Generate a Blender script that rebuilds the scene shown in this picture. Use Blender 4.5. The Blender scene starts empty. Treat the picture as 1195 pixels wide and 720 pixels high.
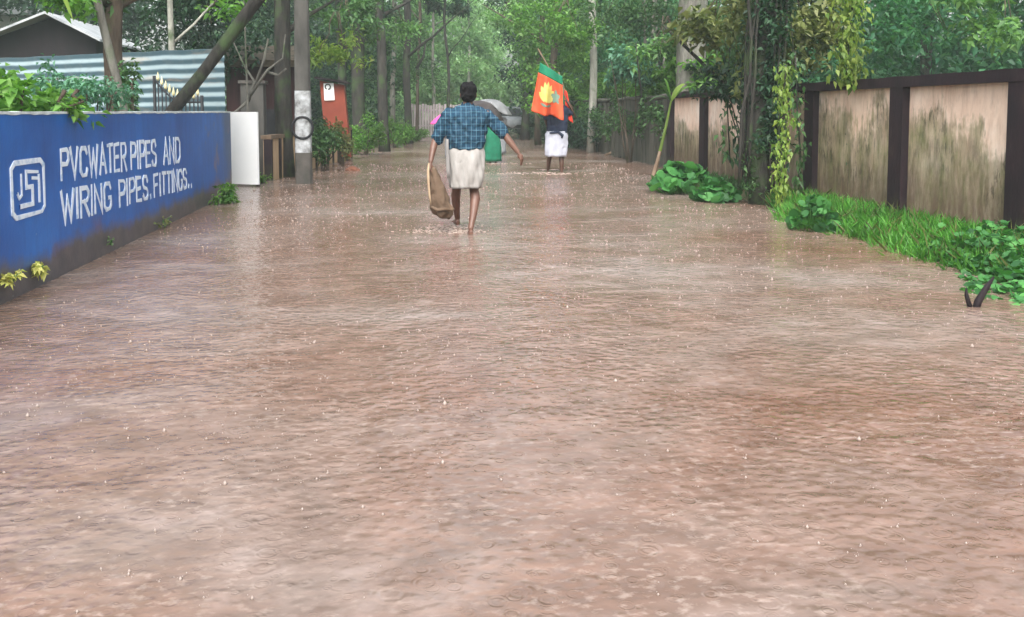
import bpy, bmesh, math, random
import numpy as np
from mathutils import Vector, Matrix, Euler, noise as mnoise
R = math.radians
random.seed(7)
sc = bpy.context.scene
col = bpy.data.collections.new("place"); sc.collection.children.link(col)

# ------------------------------------------------------------------ camera
F = 1080.; PX, PY = 597.5, 205.5; H = 1.35
PITCH = math.atan((PY-130)/F); YAW = math.atan(127.5/math.hypot(F, PY-130))
cam = bpy.data.cameras.new("camera"); co = bpy.data.objects.new("camera", cam); col.objects.link(co)
co.location = (0, 0, H); co.rotation_euler = (math.pi/2-PITCH, 0, -YAW)
cam.sensor_width = 36; cam.lens = F/1195*36; cam.shift_y = -(360-PY)/1195
cam.clip_start = .05; cam.clip_end = 1000
sc.camera = co
_cp, _sp, _cy, _sy = math.cos(PITCH), math.sin(PITCH), math.cos(YAW), math.sin(YAW)
def ray(x, y):                       # a sight line measured in the photograph, used to survey the place
    a, b = x-PX, PY-y
    v = (a, F*_cp+b*_sp, -F*_sp+b*_cp)
    return Vector((v[0]*_cy+v[1]*_sy, -v[0]*_sy+v[1]*_cy, v[2]))
def G(x, y, z=0):
    d = ray(x, y); return Vector((0, 0, H))+d*((z-H)/d.z)
def D(x, y, Y):
    d = ray(x, y); return Vector((0, 0, H))+d*(Y/d.y)
def DX(x, y, X):
    d = ray(x, y); return Vector((0, 0, H))+d*(X/d.x)

# ------------------------------------------------------------------ mesh builder
class MB:
    def __init__(s): s.v = []; s.f = []
    def add(s, vs, fs):
        n = len(s.v); s.v += [tuple(v) for v in vs]; s.f += [tuple(i+n for i in f) for f in fs]; return s
    def box(s, c, d, rz=0, rx=0, ry=0):
        m = Euler((rx, ry, rz)).to_matrix(); c = Vector(c)
        vs = [c+m@Vector((sx*d[0]/2, sy*d[1]/2, sz*d[2]/2)) for sx in (-1, 1) for sy in (-1, 1) for sz in (-1, 1)]
        return s.add(vs, [(0, 1, 3, 2), (4, 6, 7, 5), (0, 4, 5, 1), (2, 3, 7, 6), (0, 2, 6, 4), (1, 5, 7, 3)])
    def tube(s, pts, rad, n=10, rough=0, sx=1, sy=1, cap=True, seed=0):
        pts = [Vector(p) for p in pts]
        if not hasattr(rad, '__len__'): rad = [rad]*len(pts)
        rings = []; up = None
        for i, p in enumerate(pts):
            t = (pts[min(i+1, len(pts)-1)]-pts[max(i-1, 0)]).normalized()
            if up is None:
                a = Vector((0, 1, 0)) if abs(t.y) < .9 else Vector((1, 0, 0))
                up = a
            u = (up - t*up.dot(t)).normalized(); w = t.cross(u); up = u
            r = []
            for k in range(n):
                a = 2*math.pi*k/n; q = rad[i]
                if rough: q *= 1+rough*mnoise.noise(Vector((math.cos(a)*1.3+seed, math.sin(a)*1.3, p.z*2.+i*.15)))
                r.append(p+u*math.cos(a)*q*sy+w*math.sin(a)*q*sx)
            rings.append(r)
        return s.loft(rings, cap)
    def loft(s, rings, cap=True):
        n = len(rings[0]); vs = [v for r in rings for v in r]; fs = []
        for i in range(len(rings)-1):
            for k in range(n):
                fs.append((i*n+k, i*n+(k+1) % n, (i+1)*n+(k+1) % n, (i+1)*n+k))
        if cap: fs += [tuple(range(n-1, -1, -1)), tuple((len(rings)-1)*n+k for k in range(n))]
        return s.add(vs, fs)
    def ell(s, c, r, rot=(0, 0, 0), nu=14, nv=9):
        m = Euler(rot).to_matrix(); c = Vector(c); rings = []
        for j in range(1, nv):
            t = math.pi*j/nv
            rings.append([c+m@Vector((r[0]*math.sin(t)*math.cos(a), r[1]*math.sin(t)*math.sin(a), -r[2]*math.cos(t))) for a in [2*math.pi*k/nu for k in range(nu)]])
        return s.loft(rings)
    def capsule(s, a, b, ra, rb, n=12):
        a, b = Vector(a), Vector(b)
        s.tube([a, a.lerp(b, .5), b], [ra, (ra+rb)/2, rb], n); s.ell(a, (ra,)*3); s.ell(b, (rb,)*3); return s
    def mesh(s, name):
        me = bpy.data.meshes.new(name); me.from_pydata(s.v, [], s.f); me.update(); return me
def link(name, me, mat=None, parent=None, smooth=True):
    o = bpy.data.objects.new(name, me); col.objects.link(o)
    if mat: me.materials.append(mat)
    if smooth and len(me.polygons): me.polygons.foreach_set('use_smooth', [True]*len(me.polygons))
    if parent: o.parent = parent; o.location = -parent.location if parent.type == 'EMPTY' else (0, 0, 0)     # geometry is in world coordinates
    return o
def build(mb, name, mat, parent=None, smooth=True): return link(name, mb.mesh(name), mat, parent, smooth)
def tag(o, label=None, cat=None, group=None, kind=None):
    if label: o['label'] = label
    if cat: o['category'] = cat
    if group: o['group'] = group
    if kind: o['kind'] = kind
    return o
def thing(name, label, cat, loc=(0, 0, 0), group=None):
    o = bpy.data.objects.new(name, None); col.objects.link(o); o.location = loc; o.empty_display_size = .2
    return tag(o, label, cat, group)
def evaluated(me, mods, name):
    o = bpy.data.objects.new('tmp', me); sc.collection.objects.link(o)
    for typ, kw in mods:
        m = o.modifiers.new(typ, typ)
        for k, v in kw.items(): setattr(m, k, v)
    dg = bpy.context.evaluated_depsgraph_get(); dg.update()
    out = bpy.data.meshes.new_from_object(o.evaluated_get(dg)); out.name = name
    bpy.data.objects.remove(o); return out
_tex = {}
def clouds(size):
    if size not in _tex:
        t = bpy.data.textures.new('folds', 'CLOUDS'); t.noise_scale = size; t.noise_depth = 1; _tex[size] = t
    return _tex[size]
def blob(mb, name, mat, parent, vox=.008, smooth=6, folds=None):
    mods = [('REMESH', dict(mode='VOXEL', voxel_size=vox)), ('SMOOTH', dict(factor=.5, iterations=smooth))]
    if folds: mods.append(('DISPLACE', dict(texture=clouds(folds[0]), strength=folds[1], mid_level=.5)))
    return link(name, evaluated(mb.mesh(name), mods, name), mat, parent)

# ------------------------------------------------------------------ materials
class NT:
    def __init__(s, name):
        s.m = bpy.data.materials.new(name); s.m.use_nodes = True; s.t = s.m.node_tree
        s.t.nodes.clear(); s.out = s.n('ShaderNodeOutputMaterial')
    def n(s, typ, **kw):
        nd = s.t.nodes.new(typ)
        for k, v in kw.items():
            if k in nd.inputs: s.put(nd.inputs[k], v)
            else: setattr(nd, k, v)
        return nd
    def put(s, sock, v):
        if isinstance(v, bpy.types.NodeSocket): s.t.links.new(v, sock)
        else: sock.default_value = v
    def noise(s, scale, detail=4, rough=.55, vec=None, dist=0):
        nd = s.n('ShaderNodeTexNoise'); nd.inputs['Scale'].default_value = scale; nd.inputs['Detail'].default_value = detail
        nd.inputs['Roughness'].default_value = rough; nd.inputs['Distortion'].default_value = dist
        s.put(nd.inputs['Vector'], vec if vec is not None else s.coord()); return nd.outputs[0]
    def coord(s, scale=(1, 1, 1), rot=(0, 0, 0), which='Object'):
        tc = s.n('ShaderNodeTexCoord'); mp = s.n('ShaderNodeMapping'); mp.inputs['Scale'].default_value = scale; mp.inputs['Rotation'].default_value = rot
        s.put(mp.inputs['Vector'], tc.outputs[which]); return mp.outputs[0]
    def ramp(s, fac, stops, interp='LINEAR'):
        nd = s.n('ShaderNodeValToRGB'); cr = nd.color_ramp; cr.interpolation = interp
        while len(cr.elements) < len(stops): cr.elements.new(.5)
        for e, (p, c) in zip(cr.elements, stops):
            e.position = p; e.color = (c, c, c, 1) if not hasattr(c, '__len__') else (*c, 1)
        s.put(nd.inputs[0], fac); return nd.outputs[0]
    def mix(s, fac, a, b, blend='MIX'):
        nd = s.n('ShaderNodeMix', data_type='RGBA', blend_type=blend)
        for i, v in ((0, fac), (6, a), (7, b)):
            if isinstance(v, (tuple, list)) and len(v) == 3: v = (*v, 1)
            s.put(nd.inputs[i], v)
        return nd.outputs[2]
    def math(s, op, a, b=0, clamp=False):
        nd = s.n('ShaderNodeMath', operation=op); nd.use_clamp = clamp; s.put(nd.inputs[0], a); s.put(nd.inputs[1], b); return nd.outputs[0]
    def xyz(s, which='Object'):
        tc = s.n('ShaderNodeTexCoord'); nd = s.n('ShaderNodeSeparateXYZ'); s.put(nd.inputs[0], tc.outputs[which]); return nd.outputs
    def pos(s):
        g = s.n('ShaderNodeNewGeometry'); nd = s.n('ShaderNodeSeparateXYZ'); s.put(nd.inputs[0], g.outputs['Position']); return nd.outputs
    def bump(s, h, strength=.3, dist=.02, normal=None):
        nd = s.n('ShaderNodeBump'); nd.inputs['Strength'].default_value = strength; nd.inputs['Distance'].default_value = dist
        s.put(nd.inputs['Height'], h)
        if normal is not None: s.put(nd.inputs['Normal'], normal)
        return nd.outputs[0]
    def bsdf(s, color, rough=.7, spec=.5, normal=None, **kw):
        nd = s.n('ShaderNodeBsdfPrincipled')
        if isinstance(color, (tuple, list)): color = (*color, 1) if len(color) == 3 else color
        s.put(nd.inputs['Base Color'], color); s.put(nd.inputs['Roughness'], rough); s.put(nd.inputs['Specular IOR Level'], spec)
        if normal is not None: s.put(nd.inputs['Normal'], normal)
        for k, v in kw.items(): s.put(nd.inputs[k], v)
        return nd.outputs[0]
    def done(s, sh): s.put(s.out.inputs['Surface'], sh); return s.m

def mottled(name, c1, c2, scale=4, rough=.75, spec=.22, bump=.3, bscale=30, stretch=(1, 1, 1), dist=.01):
    m = NT(name); v = m.coord(stretch)
    c = m.ramp(m.noise(scale, 6, .6, v), [(.3, c1), (.7, c2)])
    return m.done(m.bsdf(c, rough, spec, m.bump(m.noise(bscale, 5, .6, v), bump, dist)))
def leafmat(name, cs, rough=.45, trans=.3, spec=.32):
    m = NT(name); g = m.n('ShaderNodeNewGeometry')
    k = len(cs); c = m.ramp(g.outputs['Random Per Island'], [(i/max(1, k-1), q) for i, q in enumerate(cs)])
    big = m.ramp(m.noise(.9, 3, .5), [(.3, .55), (.7, 1.25)])
    c = m.mix(1, c, big, 'MULTIPLY')
    a = m.bsdf(c, rough, spec); t = m.n('ShaderNodeBsdfTranslucent'); m.put(t.inputs[0], m.mix(1, c, (1.25, 1.45, .7), 'MULTIPLY'))
    mx = m.n('ShaderNodeMixShader'); mx.inputs[0].default_value = trans; m.put(mx.inputs[1], a); m.put(mx.inputs[2], t.outputs[0])
    return m.done(mx.outputs[0])
def bark(name, c1, c2, moss=(.05, .09, .03), mossy=.5):
    m = NT(name); v = m.coord((1, 1, .22))
    c = m.ramp(m.noise(9, 7, .65, v), [(.32, c1), (.66, c2)])
    k = m.ramp(m.noise(2.2, 5, .6), [(.62-.3*mossy, 0.), (.75-.2*mossy, .8)])
    c = m.mix(k, c, moss)
    return m.done(m.bsdf(c, .8, .18, m.bump(m.noise(22, 7, .7, v), .9, .05)))

M = {}
M['leaf_dark'] = leafmat('leaf_dark', [(.012, .036, .022), (.022, .06, .03), (.04, .095, .045)])
M['leaf_mid'] = leafmat('leaf_mid', [(.035, .085, .03), (.06, .14, .045), (.09, .19, .06)])
M['leaf_bright'] = leafmat('leaf_bright', [(.06, .16, .025), (.10, .24, .04), (.16, .31, .06)], trans=.4)
M['leaf_lime'] = leafmat('leaf_lime', [(.10, .19, .03), (.18, .28, .05), (.27, .34, .08)], trans=.45)
M['leaf_olive'] = leafmat('leaf_olive', [(.07, .10, .03), (.14, .17, .055), (.24, .26, .10)], trans=.3)
M['leaf_teal'] = leafmat('leaf_teal', [(.025, .10, .05), (.045, .16, .075), (.09, .24, .11)], trans=.4)
M['leaf_blue'] = leafmat('leaf_blue', [(.04, .12, .07), (.07, .19, .12), (.12, .27, .17)], trans=.3)
M['leaf_far'] = leafmat('leaf_far', [(.06, .15, .045), (.11, .24, .07), (.18, .34, .10)], trans=.4)
M['leaf_pale'] = leafmat('leaf_pale', [(.17, .31, .15), (.26, .43, .22), (.36, .52, .30)], trans=.45)  # distance mist put into these pale greens; also colours a flower sprig
M['grass'] = leafmat('grass_green', [(.045, .17, .022), (.08, .27, .035), (.13, .36, .055)], trans=.35, rough=.45)
M['taro'] = leafmat('leaf_ground', [(.025, .10, .03), (.045, .18, .045), (.09, .28, .07)], trans=.3, rough=.6)
M['yellowish'] = leafmat('leaf_yellow', [(.5, .47, .12), (.62, .6, .2), (.4, .45, .1)], trans=.3)
M['bark_grey'] = bark('bark_grey', (.08, .075, .065), (.19, .185, .16), mossy=.35)
M['bark_dark'] = bark('bark_dark', (.016, .015, .014), (.05, .046, .04), mossy=.4)
M['bark_brown'] = bark('bark_brown', (.045, .034, .025), (.11, .085, .065), mossy=.2)
M['bark_pale'] = bark('bark_pale', (.20, .20, .17), (.38, .38, .33), mossy=.15)

# water -------------------------------------------------------------
def water():
    m = NT('muddy_water')
    st = m.coord((.8, 1.1, 1), (0, 0, R(-10)))
    patch = m.noise(.42, 5, .65, st, .4)
    col1 = m.ramp(patch, [(.34, (.138, .076, .052)), (.50, (.160, .105, .081)), (.66, (.202, .163, .143))])  # pale grey stop puts sky sheen of rain-roughened patches into the colour
    fine = m.ramp(m.noise(4.5, 4, .6, st, .3), [(.32, (.80, .79, .78)), (.5, (1., 1., 1.)), (.7, (1.32, 1.36, 1.42))])  # paler lumps add more sky sheen by colour
    c = m.mix(1, col1, fine, 'MULTIPLY')
    froth = m.math('MULTIPLY', m.ramp(m.noise(24, 3, .6, m.coord((.8, 1.2, 1))), [(.52, 0.), (.70, 1.)]), m.ramp(m.noise(1.3, 4, .6, st), [(.40, .1), (.60, .5)]))
    c = m.mix(froth, c, (.36, .29, .25))
    rip = m.noise(6.5, 2.5, .5, st, .3); rip2 = m.noise(17, 2, .5, m.coord((1, 1, 1), (0, 0, R(25))), .2); rip3 = m.noise(1.6, 2, .5, st, .2)
    amp = m.ramp(m.noise(.6, 3, .6, m.coord((1, 1, 1), (0, 0, 1.))), [(.38, .35), (.62, 1.)])
    h = m.math('ADD', m.math('MULTIPLY', rip, amp), m.math('MULTIPLY', m.math('MULTIPLY', rip2, amp), .32)); h = m.math('ADD', h, m.math('MULTIPLY', rip3, .8))
    nrm = m.bump(h, .7, .027)
    pk = m.n('ShaderNodeTexVoronoi', voronoi_dimensions='2D', feature='SMOOTH_F1'); pk.inputs['Scale'].default_value = 19; m.put(pk.inputs['Vector'], m.coord((.9, 1.1, 1)))
    pock = m.math('MULTIPLY', m.math('SUBTRACT', .6, pk.outputs['Distance']), m.ramp(m.noise(1.0, 4, .6, m.coord((1, 1.1, 1))), [(.38, .15), (.6, 1.)]))
    nrm = m.bump(pock, .5, .018, nrm)
    for sc_, fr, seed in ((5., 26., 0), (8.5, 24., 3.7), (13, 22., 1.3)):      # rings left by raindrops
        mp = m.n('ShaderNodeMapping'); m.put(mp.inputs[0], m.coord()); mp.inputs['Location'].default_value = (seed, seed*2, 0)
        v = m.n('ShaderNodeTexVoronoi', voronoi_dimensions='2D'); v.inputs['Scale'].default_value = sc_; m.put(v.inputs['Vector'], mp.outputs[0])
        d = v.outputs['Distance']; phase = m.n('ShaderNodeSeparateColor'); m.put(phase.inputs[0], v.outputs['Color'])
        on = m.math('GREATER_THAN', phase.outputs[0], .5)
        w = m.math('SUBTRACT', d, m.math('MULTIPLY', phase.outputs[1], .3)); env = m.math('SUBTRACT', 1., m.math('MULTIPLY', m.math('ABSOLUTE', w), 8.), True)
        s_ = m.math('MULTIPLY', m.math('MULTIPLY', m.math('SINE', m.math('MULTIPLY', w, fr*1.6)), env), on)
        nrm = m.bump(s_, .24, .004, nrm)
    rg = m.ramp(patch, [(.35, .08), (.65, .22)])
    return m.done(m.bsdf(c, rg, .5, nrm, IOR=1.333))
M['water'] = water()
M['mud'] = mottled('wet_mud', (.10, .06, .04), (.20, .12, .08), 3, .6)
M['soil'] = mottled('leaf_litter_soil', (.04, .045, .02), (.10, .09, .045), 2, .9, bump=.6, bscale=8, dist=.05)

def bluewall():
    m = NT('blue_paint'); x, y, z = m.pos()
    v = m.coord((1, 1, 1)); vs = m.coord((1, 3., .35))
    c = m.ramp(m.noise(.8, 5, .6, v), [(.3, (.003, .060, .27)), (.55, (.004, .11, .42)), (.75, (.008, .17, .55))])
    streak = m.ramp(m.noise(3.2, 6, .6, vs), [(.34, (.7, .74, .78)), (.52, (1., 1., 1.))])
    c = m.mix(.6, c, streak, 'MULTIPLY')
    # mud line: grime climbing from the water
    e = m.math('ADD', z, m.math('MULTIPLY', m.math('SUBTRACT', m.noise(1.6, 6, .65, v), .5), .38))
    k = m.ramp(e, [(.17, 1.), (.29, .0)])
    grime = m.ramp(m.noise(5, 6, .6, v), [(.3, (.055, .048, .04)), (.7, (.12, .095, .075))])
    c = m.mix(m.math('MULTIPLY', k, .93), c, grime)
    # red brown blotches near the mud line, peeled pale flecks above
    k2 = m.math('MULTIPLY', m.ramp(m.noise(1.4, 4, .5, v), [(.52, 0.), (.62, .6)]), m.ramp(e, [(.12, 0.), (.25, 1.), (.42, 0.)]))
    c = m.mix(k2, c, (.13, .06, .07))
    k3 = m.ramp(m.noise(16, 3, .6, v), [(.76, 0.), (.785, .7)])
    c = m.mix(k3, c, (.5, .55, .6))
    top = m.math('ADD', z, m.math('MULTIPLY', m.math('SUBTRACT', m.noise(7, 5, .7, vs), .5), .45))
    k4 = m.ramp(top, [(1.372, 0.), (1.385, .85)]); c = m.mix(k4, c, (.6, .66, .7))
    # darker, greyer towards the far end
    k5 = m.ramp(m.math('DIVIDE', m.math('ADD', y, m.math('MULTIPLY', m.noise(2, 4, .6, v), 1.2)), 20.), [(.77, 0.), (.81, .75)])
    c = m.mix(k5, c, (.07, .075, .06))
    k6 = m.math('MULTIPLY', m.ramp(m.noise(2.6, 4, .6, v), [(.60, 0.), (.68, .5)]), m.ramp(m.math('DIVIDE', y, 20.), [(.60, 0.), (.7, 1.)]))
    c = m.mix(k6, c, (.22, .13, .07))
    return m.done(m.bsdf(c, .42, .5, m.bump(m.noise(30, 6, .65, v), .25, .008)))
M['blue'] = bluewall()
def chippedwhite():
    m = NT('brushed_white_paint'); v = m.coord()
    c = m.ramp(m.noise(14, 5, .65, v), [(.33, (.35, .5, .68)), (.5, (.68, .76, .84))])
    return m.done(m.bsdf(c, .5, .4))
M['letter'] = chippedwhite()
M['limewash'] = mottled('lime_washed_edge', (.40, .45, .46), (.66, .72, .74), 9, .7, bump=.4)
M['white_board'] = mottled('white_board', (.84, .87, .89), (.9, .92, .93), 1.5, .45, bump=.05)

def peachwall():
    m = NT('mossy_peach_render'); x, y, z = m.pos(); v = m.coord(); vs = m.coord((1, 2.2, .5))
    c = m.ramp(m.noise(1.2, 5, .6, v), [(.3, (.62, .43, .32)), (.55, (.76, .59, .47)), (.75, (.84, .74, .64))])
    c = m.mix(m.ramp(m.noise(3.5, 6, .65, vs), [(.48, 0.), (.66, .4)]), c, (.30, .16, .10))
    n1 = m.noise(.8, 5, .62, v); n2 = m.noise(4.5, 7, .7, vs)
    # damp line falls from left to right across each bay, ragged with run-off
    e = m.math('ADD', z, m.math('ADD', m.math('MULTIPLY', m.math('SUBTRACT', n1, .5), -2.2), m.math('MULTIPLY', m.math('SUBTRACT', n2, .5), -1.3)))
    e = m.math('SUBTRACT', e, m.ramp(m.math('DIVIDE', y, 24.), [(.35, .05), (.42, .55), (.545, .6), (.64, .1), (.8, .2)]))
    k = m.ramp(m.math('MULTIPLY', e, .5), [(.16, 1.), (.34, .8), (.46, .0)])
    mosscol = m.ramp(m.noise(2.6, 6, .65, v), [(.3, (.035, .04, .016)), (.5, (.095, .105, .035)), (.68, (.19, .20, .08))])
    c = m.mix(m.math('MULTIPLY', k, m.ramp(m.noise(3.4, 6, .7, vs), [(.35, .5), (.6, .95)])), c, mosscol)
    blk = m.math('MULTIPLY', m.ramp(m.noise(6.5, 8, .75, vs), [(.50, 0.), (.58, .9)]), m.ramp(m.noise(.9, 3, .5, v), [(.46, 0.), (.56, 1.)]))
    c = m.mix(m.math('MULTIPLY', blk, m.math('ADD', m.math('MULTIPLY', k, .8), .12, True)), c, (.028, .028, .018))
    low = m.math('MULTIPLY', m.ramp(z, [(.3, .9), (.85, 0.)]), m.ramp(n2, [(.35, .3), (.6, 1.)]))
    c = m.mix(low, c, (.12, .075, .05))
    top = m.ramp(m.math('ADD', z, m.math('MULTIPLY', n2, .12)), [(1.64, 0.), (1.70, .6)])
    c = m.mix(top, c, (.26, .10, .06))
    return m.done(m.bsdf(c, .75, .35, m.bump(m.noise(26, 6, .65, v), .3, .01)))
M['peach'] = peachwall()
def pilaster():
    m = NT('dark_maroon_paint'); v = m.coord((1, 1, .4)); x, y, z = m.pos()
    c = m.ramp(m.noise(5, 6, .65, v), [(.3, (.010, .007, .010)), (.6, (.024, .013, .017)), (.8, (.05, .032, .028))])
    k = m.ramp(m.math('ADD', z, m.noise(3, 5, .6)), [(.45, .7), (.8, 0.)])
    c = m.mix(k, c, (.05, .055, .025))
    return m.done(m.bsdf(c, .65, .22, m.bump(m.noise(25, 5, .6, v), .4, .01)))
M['maroon'] = pilaster()
M['low_peach'] = mottled('weathered_peach_paint', (.30, .20, .11), (.52, .38, .24), 3, .75, stretch=(2, 2, .4))
M['oldfence'] = mottled('mossy_old_concrete', (.025, .03, .02), (.12, .115, .095), 3.2, .85, bump=.6, bscale=14, stretch=(1, 1, .2), dist=.02)
M['concrete'] = mottled('pole_concrete', (.045, .044, .04), (.13, .125, .115), 3, .8, bump=.4, bscale=24, stretch=(1, 1, .4))
M['concrete_wet'] = mottled('wet_concrete', (.05, .048, .042), (.11, .10, .09), 4, .6, bump=.4)
M['pole_white'] = mottled('flaking_white_paint', (.12, .12, .115), (.55, .58, .60), 8, .7, bump=.5)
M['black'] = mottled('black_iron', (.01, .011, .012), (.025, .025, .03), 8, .5)
M['yellow_paint'] = mottled('cream_paint', (.55, .48, .25), (.72, .66, .42), 8, .5)
M['red_board'] = mottled('red_brown_panel', (.17, .035, .022), (.26, .06, .035), 2, .55, bump=.15)
M['hut_dark'] = mottled('shade_and_dark_boards', (.006, .005, .006), (.016, .010, .013), 3, .8, stretch=(1, 1, .3))  # near-black for the shade inside the shed; also dark kiosk roof and stake
M['hut_maroon'] = mottled('maroon_inner_shade', (.018, .007, .008), (.045, .017, .018), 3, .75, stretch=(4, 4, .4))  # maroon darkened to carry the shade inside the hut
M['thatch'] = mottled('grey_thatch', (.05, .042, .03), (.15, .125, .09), 6, .9, bump=.8, bscale=30, stretch=(1, 1, 4), dist=.03)
M['roof_grey'] = mottled('grey_roof_sheet', (.22, .24, .25), (.40, .42, .43), 3, .6)
M['pale_wall'] = mottled('pale_render', (.45, .48, .48), (.62, .64, .62), 2, .8)
M['stone'] = mottled('wet_laterite', (.10, .035, .02), (.22, .09, .05), 6, .5, bump=.7, bscale=18, dist=.02)
M['skin'] = mottled('skin_brown', (.095, .045, .030), (.135, .066, .045), 6, .45, .45, bump=.1)
M['skin_dark'] = mottled('skin_dark_brown', (.06, .03, .02), (.09, .045, .03), 6, .45, .45, bump=.1)
M['hair'] = mottled('black_hair', (.003, .003, .004), (.009, .008, .009), 30, .85, .15, bump=.8, bscale=120, stretch=(1, 1, .3), dist=.01)
M['mundu'] = mottled('offwhite_cotton', (.25, .24, .225), (.37, .355, .34), 5, .85, bump=.4, bscale=18, stretch=(2, 2, .5), dist=.015)
M['mundu_edge'] = mottled('grey_cloth_border', (.17, .165, .16), (.26, .25, .24), 5, .85)
M['mundu2'] = mottled('bluish_white_cotton', (.38, .40, .47), (.50, .52, .60), 5, .85, bump=.3, stretch=(2, 2, .5))
M['navy'] = mottled('navy_cotton', (.012, .018, .04), (.03, .04, .075), 7, .85, bump=.4)
M['green_cloth'] = mottled('green_cotton', (.008, .11, .06), (.015, .18, .10), 5, .8, bump=.4)
M['grey_cloth'] = mottled('grey_cotton', (.16, .17, .19), (.26, .28, .29), 5, .85)
M['sack'] = mottled('brown_sacking', (.075, .048, .03), (.145, .10, .068), 5, .85, bump=.5, bscale=40)
M['sack_rim'] = mottled('pale_sacking_hem', (.26, .19, .12), (.36, .27, .18), 5, .85)
M['u_dark'] = mottled('dark_umbrella_cloth', (.03, .024, .024), (.06, .05, .048), 3, .45)
M['u_grey'] = mottled('silver_umbrella_cloth', (.13, .135, .14), (.22, .225, .23), 3, .45)
M['u_pink'] = mottled('pink_umbrella_cloth', (.80, .06, .26), (.92, .12, .38), 3, .5)
M['steel'] = mottled('steel_rod', (.3, .3, .3), (.5, .5, .5), 9, .3)
M['saffron'] = mottled('saffron_cloth', (.38, .045, .016), (.54, .085, .03), 3, .75, bump=.2)
M['flag_green'] = mottled('flag_green_cloth', (.005, .11, .06), (.01, .18, .09), 3, .75)
M['lotus'] = mottled('pale_yellow_print', (.42, .36, .06), (.52, .46, .16), 4, .75)
M['lotus_leaf'] = mottled('grey_green_print', (.08, .17, .13), (.15, .22, .17), 4, .75)
M['redcloth'] = mottled('red_cloth', (.6, .03, .02), (.75, .07, .04), 3, .75)
M['wood_pole'] = mottled('bare_wood', (.10, .065, .042), (.22, .16, .11), 5, .8, stretch=(1, 1, .2))
M['picket'] = mottled('weathered_pickets', (.32, .27, .28), (.52, .46, .47), 5, .85, stretch=(1, 1, .3))
M['foam'] = mottled('churned_muddy_foam', (.30, .23, .19), (.48, .40, .35), 14, .35)
def splashmat():
    m = NT('splash_drop'); return m.done(m.bsdf((.30, .245, .215), .2, .5, IOR=1.33))
M['splash'] = splashmat()
def ringmat():
    m = NT('ring_water'); return m.done(m.bsdf((.165, .10, .075), .12, .5, IOR=1.333))
M['ringwater'] = ringmat()
def stripes():
    m = NT('blue_white_corrugated_sheet'); x, y, z = m.xyz('UV')
    w = m.math('SINE', m.math('MULTIPLY', y, 2*math.pi))
    c = m.ramp(m.math('ADD', m.math('MULTIPLY', w, .5), m.math('ADD', .25, m.math('MULTIPLY', m.noise(3, 5, .6), .5))), [(.34, (.055, .105, .135)), (.60, (.155, .22, .25)), (.85, (.22, .29, .31))])
    rust = m.ramp(m.noise(1.8, 6, .6, m.coord((.5, .5, 3))), [(.56, 0.), (.68, .55)])
    c = m.mix(rust, c, (.36, .27, .19))
    c = m.mix(m.ramp(m.noise(5, 6, .7), [(.5, 0.), (.75, .5)]), c, (.14, .17, .17))
    return m.done(m.bsdf(c, .5, .5, m.bump(m.noise(18, 4, .6), .15, .01)))
M['corrug'] = stripes()
def plaid():
    m = NT('blue_checked_cotton'); x, y, z = m.xyz()
    v = m.coord(); c = m.ramp(m.noise(6, 5, .6), [(.3, (.002, .013, .034)), (.7, (.005, .027, .06))])
    def line(s, per, w, off=0):
        f = m.math('FRACT', m.math('ADD', m.math('DIVIDE', s, per), 40+off)); a = m.math('ABSOLUTE', m.math('SUBTRACT', f, .5))
        return m.math('SUBTRACT', 1., m.math('DIVIDE', a, w), True)
    xx = m.math('ADD', x, m.math('MULTIPLY', m.noise(7, 2, .5), .012)); zz = m.math('ADD', z, m.math('MULTIPLY', m.noise(6, 2, .5, m.coord((1, 1, 1), (1, 0, 0))), .02))
    l = m.math('MAXIMUM', m.math('MULTIPLY', line(xx, .056, .085), .8), m.math('MULTIPLY', line(zz, .066, .075), .65))
    broad = m.math('MAXIMUM', m.math('MULTIPLY', line(xx, .056, .32, .5), .22), m.math('MULTIPLY', line(zz, .066, .3, .5), .22))
    c = m.mix(broad, c, (.015, .10, .15)); c = m.mix(l, c, (.10, .22, .28))
    return m.done(m.bsdf(c, .8, .3, m.bump(m.noise(16, 4, .6), .5, .015)))
M['plaid'] = plaid()

# ------------------------------------------------------------------ foliage
rng = np.random.default_rng(11)
def leaf_arrays(c, l, w, up=.3, droop=.25, fold=.18, dirs=None, spread=1.):
    n = len(c); l = l*(.6+.8*rng.random(n)); w = w/ (l.mean()+1e-9)*l
    if dirs is None:
        d = rng.normal(size=(n, 3))*np.array([1, 1, .6]); d[:, 2] += -.15
    else: d = dirs+rng.normal(size=(n, 3))*.35*spread
    d /= np.linalg.norm(d, axis=1)[:, None]
    nn = rng.normal(size=(n, 3)); nn[:, 2] = np.abs(nn[:, 2])+up*3
    s = np.cross(d, nn); s /= np.linalg.norm(s, axis=1)[:, None]+1e-9
    nn = np.cross(s, d)
    L = l[:, None]; W = w[:, None]
    mid = c+d*L*.45
    a = mid+s*W*.5+nn*W*fold; b = mid-s*W*.5+nn*W*fold
    t = c+d*L; t[:, 2] -= droop*l
    v = np.stack([c, a, t, b], 1).reshape(-1, 3)
    i = np.arange(n)*4
    f = np.stack([i, i+2, i+1, i, i+3, i+2], 1).reshape(-1, 3)
    return v, f
def np_mesh(name, v, f):
    me = bpy.data.meshes.new(name); k = f.shape[1]
    me.vertices.add(len(v)); me.vertices.foreach_set('co', v.astype(np.float32).ravel())
    me.loops.add(f.size); me.loops.foreach_set('vertex_index', f.astype(np.int32).ravel())
    me.polygons.add(len(f)); me.polygons.foreach_set('loop_start', np.arange(0, f.size, k, dtype=np.int32))
    me.polygons.foreach_set('loop_total', np.full(len(f), k, dtype=np.int32)); me.update(calc_edges=True); return me
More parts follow.
